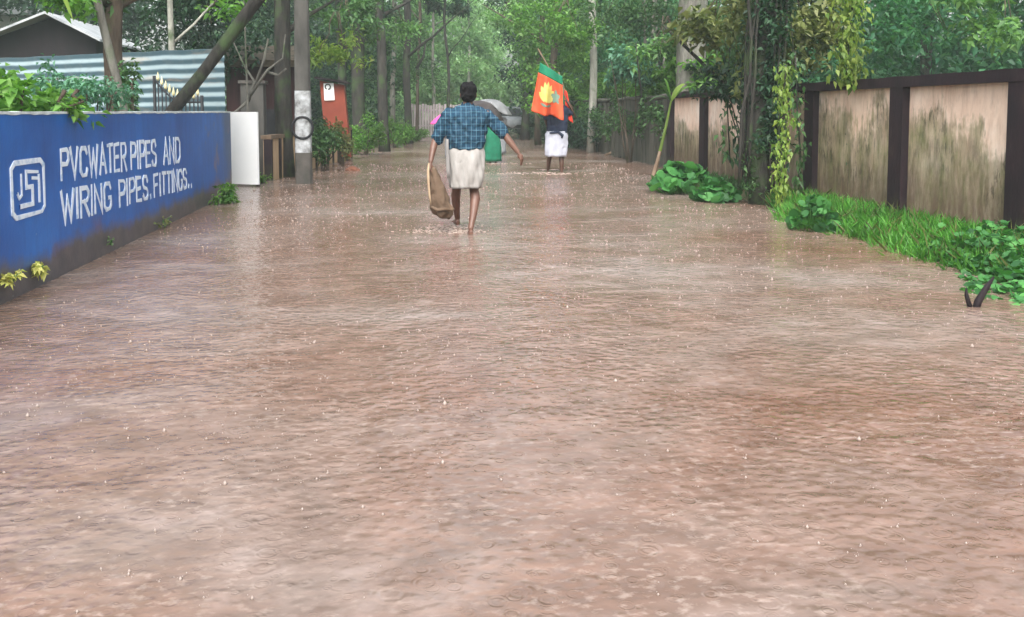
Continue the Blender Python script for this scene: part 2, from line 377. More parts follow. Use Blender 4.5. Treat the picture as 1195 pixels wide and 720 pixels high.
def cloud(c, r, n, sub=14, tight=.28):
    """points in clusters through an ellipsoid"""
    c = np.array(c, float); r = np.array(r, float)*np.ones(3)
    s = rng.normal(size=(sub, 3)); s /= np.linalg.norm(s, axis=1)[:, None]; s *= (rng.random((sub, 1))**.45)
    k = rng.integers(0, sub, n); q = rng.normal(size=(n, 3)); q /= np.linalg.norm(q, axis=1)[:, None]; q *= rng.random((n, 1))**.5*tight*1.6
    return c+(s[k]+q)*r
def foliage(name, mat, clumps, leaf, parent=None, sub=14, tight=.28, zmin=.0, **kw):
    pts = np.concatenate([cloud(c, r, n, sub, tight) for c, r, n in clumps]); pts = pts[pts[:, 2] > zmin]
    v, f = leaf_arrays(pts, leaf[0], leaf[1], **kw)
    return link(name, np_mesh(name, v, f), M[mat], parent, False)
def leaves_at(name, mat, pts, leaf, parent=None, **kw):
    v, f = leaf_arrays(np.array(pts, float), leaf[0], leaf[1], **kw); return link(name, np_mesh(name, v, f), M[mat], parent, False)

def wob(p0, p1, n, amp, seed):
    p0, p1 = Vector(p0), Vector(p1); out = []
    for i in range(n+1):
        t = i/n; p = p0.lerp(p1, t); k = amp*math.sin(math.pi*min(1, t*1.2))
        out.append(p+Vector((mnoise.noise(Vector((seed, t*3, 0))), mnoise.noise(Vector((0, t*3, seed))), 0))*k*2)
    return out
def trunk_mb(path, r0, r1, seed=0, n=12, limbs=0, flare=1.3):
    mb = MB(); k = len(path)-1
    rad = [(r0*(1-i/k)+r1*i/k)*(flare if i == 0 else 1) for i in range(k+1)]
    mb.tube(path, rad, n, .22, seed=seed)
    rs = random.Random(seed)
    for j in range(limbs):
        i = rs.randint(k//3, k); p = path[i]; a = rs.uniform(0, 6.28); L = rs.uniform(.8, 2.2)*(1+r0*3)
        q = p+Vector((math.cos(a)*L, math.sin(a)*L, L*rs.uniform(.5, 1.1)))
        mb.tube(wob(p, q, 5, .15, seed+j), [rad[i]*.5, rad[i]*.42, rad[i]*.34, rad[i]*.26, rad[i]*.18, rad[i]*.08], 7)
    return mb
def tree(label, base, top, r0, r1, barkm, leafm, crowns, leaf=(.16, .07), amp=.12, seed=1, limbs=3, group=None, kind='tree', n=12, seg=12):
    t = thing(kind, label, 'tree', base, group)
    build(trunk_mb(wob(base, top, seg, amp, seed), r0, r1, seed, n, limbs), 'trunk', M[barkm], t)
    if crowns: foliage('crown', leafm, crowns, leaf, t)
    return t

# ------------------------------------------------------------------ setting: ground, water, far wood
def ledge(Y):   # left edge of the flooded road
    pts = [(-20, -3.1), (17, -3.1), (18.5, -2.6), (22, -2.2), (27, -1.8), (31, -1.0), (38, .0), (55, 1.3), (75, 4.5), (110, 16), (400, 120)]
    for (a, b), (c, d) in zip(pts, pts[1:]):
        if Y <= c: return b+(d-b)*(Y-a)/(c-a)
    return pts[-1][1]
def redge(Y):
    pts = [(-20, 6.1), (20, 6.2), (27, 6.3), (38, 6.4), (55, 7.2), (75, 10.5), (110, 22), (400, 127)]
    for (a, b), (c, d) in zip(pts, pts[1:]):
        if Y <= c: return b+(d-b)*(Y-a)/(c-a)
    return pts[-1][1]
def gz(x, y):
    l, r = ledge(y), redge(y)
    d = max(l-x, x-r)
    z = -.16 if d < 0 else -.16+.34*min(1, d/1.2)
    if y > 40: z += min(.9, (y-40)*.012)*(1 if d > 0 else .32)
    if 3 < y < 18 and x > 3.4: z = max(z, -.16+.22*max(0, min(1, (x-(4.75-.02*y))/1.0)))
    return z+(.03*mnoise.noise(Vector((x*.6, y*.6, 0))) if d > .2 else 0)
xs = sorted(set([-400, -200, -100, -60, -40, -30, -20, -15, -11, -8]+[round(-6+i*.35, 3) for i in range(52)]+[14, 17, 21, 27, 35, 50, 70, 110, 200, 400]))
ys = sorted(set([-300, -100, -40, -15]+[-5+i*1. for i in range(60)]+[60+i*5 for i in range(14)]+[150, 200, 300, 500, 800]))
vs = [(x, y, gz(x, y)) for y in ys for x in xs]; nx = len(xs)
me = bpy.data.meshes.new('ground'); me.from_pydata(vs, [], [(j*nx+i, j*nx+i+1, (j+1)*nx+i+1, (j+1)*nx+i) for j in range(len(ys)-1) for i in range(nx-1)])
g = link('ground', me, M['soil']); tag(g, 'dark wet earth and leaf litter under the trees', kind='structure')
mb = MB()
wy = [-12+i*2 for i in range(50)]
ring = []
for y in wy: ring.append((ledge(y)-1.1 if y > 16 else -3.0, y)); 
v = []; f = []
for i, y in enumerate(wy):
    v += [(ring[i][0], y, 0), (redge(y)+.9 if y > 20 else 6.3, y, 0)]
    if i: f.append((2*i-2, 2*i-1, 2*i+1, 2*i))
me = bpy.data.meshes.new('flood_water'); me.from_pydata(v, [], f)
w = link('flood_water', me, M['water']); tag(w, 'muddy brown flood water covering the road', kind='structure')

# rain splashes
def splashes():
    mb = MB(); mr = MB(); rs = random.Random(5)
    def drop(x, y, z, r, tall=1.):
        mb.add([(x+r, y, z), (x, y+r, z), (x-r, y, z), (x, y-r, z), (x, y, z+r*tall), (x, y, z-r)], [(0, 1, 4), (1, 2, 4), (2, 3, 4), (3, 0, 4), (1, 0, 5), (2, 1, 5), (3, 2, 5), (0, 3, 5)])
    n = 0
    while n < 7500:
        Y = 1.8+22*rs.random()**1.15; X = rs.uniform(-2.7, 5.2)
        if X > 4. and Y < 11 and X > 5.2-.0*Y: continue
        if abs(X-.118*Y) > .6*Y+.4: continue
        dens = mnoise.noise(Vector((X*.45, Y*.3, 2)))
        if rs.random() > .55+dens*1.1 + (.25 if X > 1 and 5 < Y < 11 else 0): continue
        n += 1
        r = (.0014+.0042*rs.random()**3)*(1+.07*Y)
        if rs.random() < .09: r *= 1.9
        drop(X, Y, r*.3, r, rs.uniform(.8, 1.7))
        if rs.random() < 0:
            r0 = rs.uniform(.008, .028)*(1+.02*Y); r1 = r0+rs.uniform(.003, .006)*(1+.04*Y); q_ = 14; V_ = []
            for a_ in range(q_):
                t_ = 2*math.pi*a_/q_
                for rr_, zz_ in ((r0, .0005), ((r0+r1)/2, .0035), (r1, .0005)): V_.append((X+rr_*math.cos(t_), Y+rr_*math.sin(t_), zz_))
            mr.add(V_, [(3*a_+o, 3*((a_+1) % q_)+o, 3*((a_+1) % q_)+o+1, 3*a_+o+1) for a_ in range(q_) for o in (0, 1)])
        for k in range(rs.randint(0, 4)):
            a = rs.uniform(0, 6.28); q = r*rs.uniform(1.4, 3.4)
            drop(X+math.cos(a)*q, Y+math.sin(a)*q, r*rs.uniform(0, 3.), r*rs.uniform(.25, .5))
    return mb, mr
sp_, rg_ = splashes()
tag(build(sp_, 'rain_splashes', M['splash']), 'small pale splashes of raindrops hitting the flood water', kind='stuff')

# far wood: leaves and stems that read as one mass
def wood(name, label, mat, specs, leaf, stems=(), trunkm='bark_grey'):
    o = foliage(name, mat, specs, leaf, None, sub=26, tight=.2, zmin=-.1)
    tag(o, label, kind='stuff')
    return o
rs = random.Random(3)
def band(x0, x1, y0, y1, z0, z1, n, r, per):
    out = []
    for i in range(n):
        x = rs.uniform(x0, x1); y = rs.uniform(y0, y1); z = z0+(z1-z0)*rs.random()
        q = r*rs.uniform(.6, 1.3); out.append(((x, y, z), (q, q, q*.8), int(per*rs.uniform(.7, 1.3))))
    return out
wood('far_woodland', 'hazy wall of trees closing the far end of the lane', 'leaf_far',
     band(-14, 34, 70, 92, 0, 10, 62, 3.4, 1100), (.42, .24))
wood('far_woodland', 'foliage above the bend of the lane, mist painted pale into its leaves', 'leaf_pale',
     band(0., 8.5, 56, 72, .6, 10, 34, 1.6, 900), (.28, .15))
wood('woodland', 'dark dense foliage of the wood left of the lane', 'leaf_dark',
     band(-28, -9, 27, 42, 1, 10, 52, 2.6, 1100)+band(-9, -2.8, 36, 58, .6, 10, 30, 2.2, 1100), (.24, .12))
wood('woodland', 'mid green foliage behind the trunks left of the lane', 'leaf_mid',
     band(-8, 0, 44, 66, .4, 9, 34, 1.9, 1000), (.24, .12))
wood('woodland', 'teal green misty wood beyond the peach wall', 'leaf_teal',
     band(12, 24, 20, 34, -.2, 8, 60, 2.1, 1100)+band(22, 38, 26, 50, -.2, 13, 80, 2.8, 1100)+band(8.5, 14, 34, 60, -.2, 9, 22, 2., 900), (.25, .13))
wood('woodland', 'green wood behind the old mossy fence', 'leaf_far',
     band(9, 20, 40, 62, 0, 10, 40, 2.4, 900), (.26, .14))
wood('undergrowth', 'leafy undergrowth along the left verge of the lane', 'leaf_mid',
     band(-4.2, -1.8, 24, 29, .0, .9, 14, .6, 500)+band(-2.4, -.6, 38, 56, .0, .8, 14, .7, 420), (.11, .06))
wood('undergrowth', 'bright creeper tangle spilling over the old fence', 'leaf_bright',
     [((x_, y_, z_), (.55, 1.1, .40), 800) for x_, y_, z_ in [(6.75+rs.uniform(-.1, .8), 17.5+i*1.05, 1.85+rs.uniform(0, .6)) for i in range(21)]], (.14, .085))
wood('undergrowth', 'dark shrubs under the old fence at the lane edge', 'leaf_dark',
     [((6.3+rs.uniform(-.2, .3), 30+i*1.1, .5+rs.uniform(-.2, .8)), (.5, .9, .6), 520) for i in range(24)], (.12, .07))

# ------------------------------------------------------------------ LEFT: blue painted wall
LX = -2.8
t = thing('painted_wall', 'low blue wall with white lettering, grime along its foot', 'wall', (LX, 8, 0))
mb = MB(); n = 70
rows = []
Y0, Y1 = -2., 15.6
for i in range(n+1):
    y = Y0+(Y1-Y0)*i/n; top = 1.34+.006*mnoise.noise(Vector((y*1.3, 0, 0)))
    rows.append([(LX, y, -.3), (LX, y, top), (LX-.19, y, top), (LX-.19, y, -.3)])
mb.loft([[Vector(p) for p in r] for r in rows])
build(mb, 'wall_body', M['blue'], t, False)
mb = MB(); rows = []
for i in range(n*3+1):
    y = Y0+(Y1-Y0)*i/(n*3); a = .008*mnoise.noise(Vector((y*6, 0, 0))); drip = .012+.03*max(0, mnoise.noise(Vector((y*5, 4, 0))))
    rows.append([Vector(p) for p in ((LX+.006, y, 1.338-drip*.7), (LX+.007, y, 1.349+a*.6), (LX-.2, y, 1.349+a*.6), (LX-.2, y, 1.33))])
mb.loft(rows); build(mb, 'coping', M['limewash'], t, False)
GL = {'P': [[(0, 0), (0, 1), (.42, 1), (.55, .86), (.55, .64), (.42, .5), (0, .48)]], 'V': [[(0, 1), (.28, 0), (.56, 1)]],
 'C': [[(.52, .82), (.42, 1), (.13, 1), (0, .84), (0, .16), (.13, 0), (.42, 0), (.52, .18)]],
 'W': [[(0, 1), (.18, 0), (.36, .8), (.54, 0), (.74, 1)]], 'A': [[(0, 0), (.27, 1), (.54, 0)], [(.1, .34), (.44, .34)]],
 'T': [[(0, 1), (.5, 1)], [(.25, .99), (.25, 0)]], 'E': [[(.46, 1), (0, 1), (0, 0), (.46, 0)], [(0, .52), (.38, .52)]],
 'R': [[(0, 0), (0, 1), (.42, 1), (.52, .86), (.52, .66), (.42, .53), (0, .5)], [(.22, .5), (.54, 0)]], 'I': [[(.05, 0), (.05, 1)]],
 'S': [[(.5, .82), (.4, 1), (.12, 1), (0, .87), (0, .65), (.1, .53), (.4, .47), (.5, .35), (.5, .13), (.4, 0), (.1, 0), (0, .17)]],
 'N': [[(0, 0), (0, 1), (.48, 0), (.48, 1)]], 'D': [[(0, 0), (0, 1), (.32, 1), (.52, .8), (.52, .2), (.32, 0), (0, 0)]],
 'G': [[(.5, .82), (.4, 1), (.12, 1), (0, .84), (0, .16), (.12, 0), (.4, 0), (.5, .14), (.5, .45), (.3, .45)]],
 'F': [[(.46, 1), (0, 1), (0, 0)], [(0, .52), (.38, .52)]], '.': [[(.04, 0), (.04, .1)]]}
WID = {'I': .1, '.': .08, 'W': .74, 'V': .56, 'A': .54, 'T': .5}
_off = [0]
def ribbon(mb, pts, th):
    """flat painted stroke on the wall plane; pts are (y, z)"""
    _off[0] += 1; x = LX+.004+.00025*(_off[0] % 9); P = [Vector(p) for p in pts]; k = len(P); Ls = []; Rs = []
    closed = (P[0]-P[-1]).length < 1e-6
    for i in range(k):
        a = P[i-1] if i else (P[-2] if closed else P[0]-(P[1]-P[0])); b = P[i+1] if i < k-1 else (P[1] if closed else P[-1]+(P[-1]-P[-2]))
        d1 = (P[i]-a).normalized(); d2 = (b-P[i]).normalized(); n1 = Vector((-d1.y, d1.x)); n2 = Vector((-d2.y, d2.x)); m_ = (n1+n2)
        if m_.length < .3: m_ = n1
        m_.normalize(); q = th/2/max(.45, m_.dot(n1)); q *= random.uniform(.74, 1.18)
        e = Vector((0, 0))
        if not closed and i == 0: e = -d2*th*.5
        if not closed and i == k-1: e = d1*th*.5
        Ls.append(P[i]+m_*q+e); Rs.append(P[i]-m_*q+e)
    
    vs = []; fs = []
    for i in range(k):
        for p in (Ls[i], Rs[i]): vs += [(x+.0004*i, p.x, p.y), (x-.006, p.x, p.y)]
    for i in range(k-1):
        a = 4*i; fs += [(a, a+2, a+6, a+4), (a, a+4, a+5, a+1), (a+2, a+3, a+7, a+6)]
    mb.add(vs, fs)
def word(mb, s, x0, x1, zt0, zb0, zt1, zb1, refY0, refY1, th=.037):
    """text between photo columns x0..x1 on the wall plane"""
    ya, yb = DX(x0, 190, LX).y, DX(x1, 190, LX).y
    gap = .2; tot = sum(WID.get(c, .52) for c in s)+gap*(len(s)-1); u = (yb-ya)/tot; c0 = 0
    for ch in s:
        for st in GL[ch]:
            pts = []
            for (a, b) in st:
                y = ya+(c0+a)*u; k = (y-refY0)/(refY1-refY0)
                zt = zt0+(zt1-zt0)*k; zb = zb0+(zb1-zb0)*k
                pts.append((y+random.uniform(-.006, .006), zb+(zt-zb)*b+random.uniform(-.006, .006)))
            ribbon(mb, pts, th)
        c0 += WID.get(ch, .52)+gap
mb = MB()
for s, a, b in (('PVC', 71, 101), ('WATER', 104, 147), ('PIPES', 153, 182), ('AND', 191, 210)):
    word(mb, s, a, b, 1.035, .80, 1.01, .72, 7.95, 12.1)
for s, a, b in (('WIRING', 70, 128), ('PIPES', 138, 171), ('.', 174, 175), ('FITTINGS', 179, 217), ('..', 219, 223)):
    word(mb, s, a, b, .69, .445, .60, .36, 7.95, 12.6)
build(mb, 'lettering', M['letter'], t, False)
mb = MB()      # certification mark: rounded frame with a squared S and two hooks
ya, yb = DX(13, 220, LX).y, DX(51, 220, LX).y
def L(a, b): return (ya+(yb-ya)*a, .575+.40*b)
ribbon(mb, [L(.10, 1), L(.9, 1), L(1, .9), L(1, .1), L(.9, 0), L(.10, 0), L(0, .1), L(0, .9), L(.10, 1)], .035)
ribbon(mb, [L(.80, .78), L(.44, .82), L(.44, .52), L(.62, .52), L(.62, .19), L(.24, .19)], .030)
ribbon(mb, [L(.29, .76), L(.29, .40), L(.21, .34), L(.17, .42)], .026); ribbon(mb, [L(.84, .70), L(.84, .22)], .028); ribbon(mb, [L(.62, .68), L(.78, .66)], .024)
build(mb, 'painted_mark', M['letter'], t, False)

# little plants rooted in the wall foot
def tuft(label, c, n, leaf, mat, r=(.12, .14, .1), name='small_plant'):
    t = thing(name, label, 'plant', (c[0], c[1], 0))
    foliage('foliage', mat, [(c, r, n)], leaf, t, sub=7)
    mb = MB()
    for k in range(5): mb.tube([(c[0], c[1]+.02*k-.04, c[2]-r[2]*1.2), (c[0]+random.uniform(0, r[0]*.6), c[1]+random.uniform(-r[1], r[1])*.6, c[2]+r[2]*.3)], .003, 4)
    build(mb, 'stem', M['taro'], t)
def onwall(px, py): return DX(px, py, LX+.05)
p = onwall(17, 321); tuft('pale yellow weed at the grimy wall foot, left of its twin', (LX+.05, p.y, p.z), 60, (.05, .03), 'yellowish', (.05, .17, .035))
p = onwall(48, 312); tuft('pale yellow weed clump at the wall foot below the frame mark', (LX+.05, p.y, p.z), 70, (.055, .03), 'yellowish', (.05, .13, .05))
p = onwall(193, 258); tuft('sparse olive weed on the wall foot below the word FITTINGS', (LX+.04, p.y, p.z), 40, (.05, .022), 'leaf_olive', (.04, .28, .06))
p = onwall(132, 281); tuft('tiny white flower sprig on the wall foot below the lettering', (LX+.03, p.y, p.z), 14, (.035, .03), 'leaf_pale', (.03, .06, .03))
p = G(262, 238); tuft('green weed tuft at the far corner of the blue wall', (p.x+.05, p.y, .12), 260, (.1, .035), 'leaf_bright', (.16, .35, .14))

# plants behind the blue wall
def bush(label, c, r, n, leaf, mat, name='shrub', cat='shrub', group=None, stems=6, **kw):
    t = thing(name, label, cat, (c[0], c[1], 0), group)
    foliage('foliage', mat, [(c, r, n)], leaf, t, **kw)
    mb = MB()
    for k in range(stems):
        a = random.uniform(0, 6.28); q = Vector((c[0]+math.cos(a)*r[0]*.6, c[1]+math.sin(a)*r[1]*.6, c[2]+r[2]*.4))
        z0 = c[2]+r[2]*1.7 if name.startswith('overhanging') else -.1
        q.z -= r[2]*.6*(z0 > 0)
        mb.tube(wob((c[0]+random.uniform(-.08, .08), c[1]+random.uniform(-.08, .08), z0), q, 4, .06, k), [.02, .016, .013, .01, .006], 6)
    build(mb, 'stem', M['bark_brown'], t); return t
def B(px, py, Y): return tuple(D(px, py, Y))
c = B(12, 112, 8.2); bush('bright leafy bush behind the blue wall at its near end', (c[0]-.1, c[1], 1.42), (.42, .5, .28), 420, (.12, .07), 'leaf_bright')
c = B(62, 118, 8.6); bush('bright green bush spilling over the blue wall top', (c[0], c[1], 1.36), (.3, .5, .2), 420, (.10, .055), 'leaf_bright')
c = B(95, 105, 10.5); bush('fine leaved grey green shrub before the striped sheets', (c[0], c[1], 1.45), (.55, .5, .34), 1500, (.075, .028), 'leaf_blue')
c = B(62, 90, 11.5); bush('tall grey green shrub with feathery top before the striped sheets', (c[0], c[1], 1.62), (.22, .3, .32), 500, (.075, .03), 'leaf_blue')
c = B(148, 100, 12.2); bush('leafy creeper bush wrapping the brown trunk behind the wall', (c[0], c[1], 1.6), (.13, .2, .42), 420, (.085, .04), 'leaf_mid')
c = B(87, 133, 7.9); t = bush('drooping green sprig over the coping above the word PVC', (LX+.0, 8.25, 1.36), (.1, .16, .1), 110, (.08, .04), 'leaf_bright', name='overhanging_sprig', cat='plant', stems=2)

# corrugated striped sheet fence
A = D(-60, 130, 20.6); Bp = D(263, 130, 15.95)
t = thing('sheet_fence', 'blue and white striped corrugated sheet fence behind the blue wall', 'fence', (A.x, A.y, 0))
nu, nv = 46, 96; v = []; zt = 2.40
for j in range(nv+1):
    for i in range(nu+1):
        u = i/nu; q = j/nv; p = A.lerp(Bp, u); dep = .018*math.cos(q*14*2*math.pi)
        top = zt+.02*mnoise.noise(Vector((u*14, 0, 0)))
        v.append((p.x+dep*.4, p.y-dep, .15+(top-.15)*q))
f = [(j*(nu+1)+i, j*(nu+1)+i+1, (j+1)*(nu+1)+i+1, (j+1)*(nu+1)+i) for j in range(nv) for i in range(nu)]
me = bpy.data.meshes.new('sheeting'); me.from_pydata(v, [], f); uv = me.uv_layers.new(name='UVMap')
li = np.zeros(len(me.loops), dtype=np.int32); me.loops.foreach_get('vertex_index', li)
uvs = np.stack([(li % (nu+1))/nu*12, (li//(nu+1))/nv*14], 1).astype(np.float32); uv.data.foreach_set('uv', uvs.ravel())
link('sheeting', me, M['corrug'], t)
for u in (0.02, .35, .68, .985):
    p = A.lerp(Bp, u); build(MB().tube([(p.x, p.y+.08, 0), (p.x, p.y+.08, 2.38)], .045, 8), 'post', M['bark_dark'], t)
# black gate
pa, pb = D(181, 130, 16.6), D(236, 130, 15.6)
t = thing('iron_gate', 'black iron gate with cream spear tips standing behind the blue wall', 'gate', (pa.x, pa.y, 0))
mb = MB(); nb = 13
for i in range(nb):
    u = i/(nb-1); p = pa.lerp(pb, u); top = 1.96-.40*math.sin(min(1, u*1.6)*math.pi/2)+.05*(u > .9)
    mb.tube([(p.x, p.y, .1), (p.x, p.y, top)], .012 if i not in (0, nb-1) else .028, 6)
    if i not in (0, nb-1): build(MB().tube([(p.x, p.y, top), (p.x, p.y, top+.03), (p.x, p.y, top+.06), (p.x, p.y, top+.15)], [.016, .028, .024, .002], 6), 'spear_tip', M['yellow_paint'], t)
for zz in (.3, 1.3): mb.tube([(pa.x, pa.y, zz), (pb.x, pb.y, zz)], .016, 6)
mb.tube([(pa.lerp(pb, i/12).x, pa.lerp(pb, i/12).y, 1.90-.40*math.sin(min(1, i/12*1.6)*math.pi/2)) for i in range(13)], .016, 6)
build(mb, 'gate_frame', M['black'], t)
# white gate pillar board
pa, pb = G(268, 217), G(302, 218); pa.z = pb.z = 0; d = (pb-pa); L_ = d.length; rz = math.atan2(d.y, d.x); c = (pa+pb)/2
t = thing('gate_board', 'plain white board standing at the end of the blue wall', 'board', (c.x, c.y, 0))
build(MB().box((c.x, c.y, .69), (L_, .05, 1.3), rz), 'board_face', M['white_board'], t, False)
mb = MB()
for s in (-.42, .42): mb.box((c.x+math.cos(rz)*L_*s+.02, c.y+math.sin(rz)*L_*s+.06, .6), (.05, .05, 1.5), rz)
build(mb, 'support_frame', M['concrete_wet'], t, False)
p = G(305, 214); bush('small green weed at the foot of the white board', (p.x, p.y, .1), (.14, .14, .12), 120, (.08, .03), 'leaf_bright', name='small_plant', cat='plant', stems=2)

# sheds on the left
c = D(58, 60, 25); t = thing('shed', 'open shed, its inner shade painted on, with grey gabled roof behind the striped fence', 'shed', (c.x, c.y, 0))
zr = D(57, 14, 25).z; ze = D(118, 44, 25).z; xl, xr = D(-25, 60, 25).x, D(120, 60, 25).x; cx = D(57, 60, 25).x
mb = MB(); mb.add([(xl, 25.3, 0), (xr-.25, 25.3, 0), (xr-.25, 25.3, ze), (cx, 25.3, zr-.12), (xl, 25.3, ze-.1), (xl, 29, 0), (xr-.25, 29, 0), (xr-.25, 29, ze), (cx, 29, zr-.12), (xl, 29, ze-.1)],
 [(0, 1, 2, 3, 4), (9, 8, 7, 6, 5), (0, 5, 6, 1), (1, 6, 7, 2), (0, 4, 9, 5)]); build(mb, 'wall', M['hut_dark'], t, False)  # closed gable front, painted near-black for the shade of the open inside
mb = MB()
for (x0, z0, x1, z1) in ((cx, zr, xr, ze-.05), (cx, zr+.003, xl-.3, ze-.2)):
    mb.add([(x0, 24.8, z0), (x1, 24.8, z1), (x1, 29.3, z1), (x0, 29.3, z0), (x0, 24.8, z0-.06), (x1, 24.8, z1-.06), (x1, 29.3, z1-.06), (x0, 29.3, z0-.06)], [(0, 1, 2, 3), (7, 6, 5, 4), (0, 4, 5, 1), (1, 5, 6, 2), (2, 6, 7, 3)])
build(mb, 'roof', M['roof_grey'], t, False)
c = D(8, 30, 34); t = thing('house', 'pale house corner glimpsed above the dark shed roof', 'house', (c.x-3, 36, 0))
z0 = D(8, 42, 34).z; z1 = D(8, 18, 34).z
hw = build(MB().box((c.x-3.2, 36.2, z1/2), (7, 4, z1)), 'wall', M['pale_wall'], t, False)
mb = MB(); mb.box((c.x-3.1, 36.1, z1+.1), (7.8, 4.8, .16)); build(mb, 'roof', M['roof_grey'], t, False)
build(MB().box((c.x-.9, 34.18, z0+.45), (1.0, .06, .8)), 'window', M['black'], hw, False)

# maroon hut with thatch
Yh = 20.5; xl = D(262, 100, Yh).x; xr = D(347, 100, Yh).x; ze = D(270, 66, Yh).z
t = thing('hut', 'maroon hut, inner shade painted on its wall, with grey thatch edge behind the pole', 'hut', ((xl+xr)/2, Yh, 0))
build(MB().box(((xl+xr)/2, Yh+1.2, ze/2), (xr-xl, 2., ze)), 'wall', M['hut_maroon'], t, False)  # solid wall whose dark colour stands for the hut's shaded inside
mb = MB()
for i in range(3): mb.box(((xl+xr)/2-.1, Yh+.1+i*.3, ze-.06+i*.10), (xr-xl+.35-.02*i, .42, .16), 0, R(24))
build(mb, 'roof', M['thatch'], t, False)
build(MB().box((D(315, 150, Yh).x, Yh+.18, .75), (.85, .04, 1.3)), 'doorway_shade', M['black'], t, False)  # black panel painted in for the shade of the door opening
# grey block beside it
p = D(296, 120, 19.2); t = thing('grey_pillar', 'squat grey plastered pillar between white board and hut', 'pillar', (p.x, p.y, 0))
zt = D(296, 98, 19.2).z
build(MB().box((p.x, p.y, zt/2), (.44, .4, zt)), 'shaft', M['concrete'], t, False); build(MB().box((p.x, p.y, zt+.035), (.52, .48, .06)), 'cap', M['concrete_wet'], t, False)

# low peach wall with brown rails
pa, pb = G(312, 211), G(407, 184); pa.z = pb.z = 0
t = thing('low_wall', 'low peach wall with brown coping and posts beyond the pole', 'wall', tuple(pa))
d = pb-pa; rz = math.atan2(d.y, d.x); nrm_ = Vector((math.sin(rz), -math.cos(rz), 0)); k = 13
build(MB().box(((pa+pb)/2+Vector((0, 0, .33))), (d.length, .14, .96), rz), 'wall_body', M['low_peach'], t, False)
build(MB().box(((pa+pb)/2+Vector((0, 0, .85))), (d.length+.1, .2, .075), rz), 'coping', M['wood_pole'], t, False)
for i in range(k+1):
    p = pa.lerp(pb, i/k)+nrm_*.03; build(MB().box((p.x, p.y, .33), (.1, .15, .955), rz), 'post', M['maroon'], t, False)

# red kiosk with notice
p0, p1 = G(378, 197), G(402, 187); Yk = 25.5
xl, xr = D(376, 120, Yk).x, D(404, 120, Yk).x; zt = D(385, 94, Yk).z
t = thing('kiosk', 'narrow red brown kiosk with a white notice on its side', 'kiosk', ((xl+xr)/2, Yk, 0))
mb = MB(); w_ = xr-xl
v = []
for (z, sh) in ((0.1, .10), (zt, -.06)):
    v += [(xl+sh, Yk, z), (xr+sh, Yk, z+(-.12 if z > 1 else 0)), (xr+sh, Yk+.7, z+(-.12 if z > 1 else 0)), (xl+sh, Yk+.7, z)]
mb.add(v, [(3, 2, 1, 0), (4, 5, 6, 7), (0, 1, 5, 4), (1, 2, 6, 5), (2, 3, 7, 6), (3, 0, 4, 7)]); build(mb, 'body', M['red_board'], t, False)
build(MB().box(((xl+xr)/2-.05, Yk+.3, zt+.01), (w_+.28, 1.0, .05), 0, 0, .15), 'roof', M['hut_dark'], t, False)
a = D(384, 107, Yk-.03); nb_ = build(MB().box(tuple(a), (.27, .02, .46), 0, 0, -.04), 'notice', M['white_board'], t, False)
mb = MB(); mb.tube([(a.x-.03+.07*math.cos(q*.7), Yk-.05, a.z+.13+.07*math.sin(q*.7)) for q in range(-2, 7)], .018, 6)
build(mb, 'notice_mark', M['black'], nb_)

# utility pole
p = G(355, 214); t = thing('utility_pole', 'square concrete utility pole with white band and black ring', 'pole', (p.x, p.y, 0))
p.z = 0
def sect(z0, z1, w0, w1, name, mat):
    mb = MB(); rows = []
    for i in range(9):
        z = z0+(z1-z0)*i/8; w_ = w0+(w1-w0)*i/8
        h = w_/2; c_ = h*.82; rows.append([Vector((p.x+a, p.y+b, z)) for a, b in ((-h, -c_), (-c_, -h), (c_, -h), (h, -c_), (h, c_), (c_, h), (-c_, h), (-h, c_))])
    mb.loft(rows); return build(mb, name, mat, t, False)
z1 = D(352, 178, p.y).z; z2 = D(352, 106, p.y).z
sect(-.3, z1, .30, .285, 'wet_foot', M['concrete_wet']); sect(z1+.002, z2, .286, .275, 'painted_band', M['pole_white']); sect(z2+.002, 8.5, .27, .2, 'shaft', M['concrete'])
zc = D(352, 149, p.y).z; mb = MB()
mb.tube([(p.x+.19*math.cos(q*math.pi/12), p.y-.15-.01*math.sin(q*3), zc+.2*math.sin(q*math.pi/12)) for q in range(25)], .022, 8, cap=False)
build(mb, 'ring', M['black'], t)
# stone
p = G(411, 199); t = thing('stone', 'rough red brown stone breaking the water left of the walker', 'stone', (p.x, p.y, 0)); mb = MB()
mb.ell((p.x, p.y, .0), (.15, .1, .1)); mb.ell((p.x+.09, p.y-.03, .0), (.09, .08, .05))
blob(mb, 'stone_body', M['stone'], t, .012, 2, (.08, .06))

# shrubs along the left
def atz(px, py, Y): q = D(px, py, Y); return (q.x, q.y, q.z)
bush('tall leafy shrub right behind the concrete pole', atz(380, 172, 21.5), (.40, .4, .55), 1500, (.10, .042), 'leaf_mid')
bush('small loose shrub in front of the red kiosk', atz(398, 165, 23.5), (.30, .3, .45), 700, (.10, .04), 'leaf_olive')
bush('rounded bright green bush beside the red kiosk', atz(426, 158, 29), (.50, .5, .58), 1900, (.10, .04), 'leaf_bright')
bush('green bush between the two dark roadside trunks', atz(462, 155, 35), (.50, .5, .6), 1500, (.12, .05), 'leaf_bright')
bush('low grassy bush beyond the second roadside trunk', atz(488, 157, 42), (.6, .5, .4), 900, (.14, .04), 'leaf_bright')
bush('spindly shrub with yellow green leaves above the hut', atz(392, 60, 22.5), (.75, .6, .55), 520, (.15, .055), 'leaf_lime', name='overhanging_branch', cat='branch', stems=3)

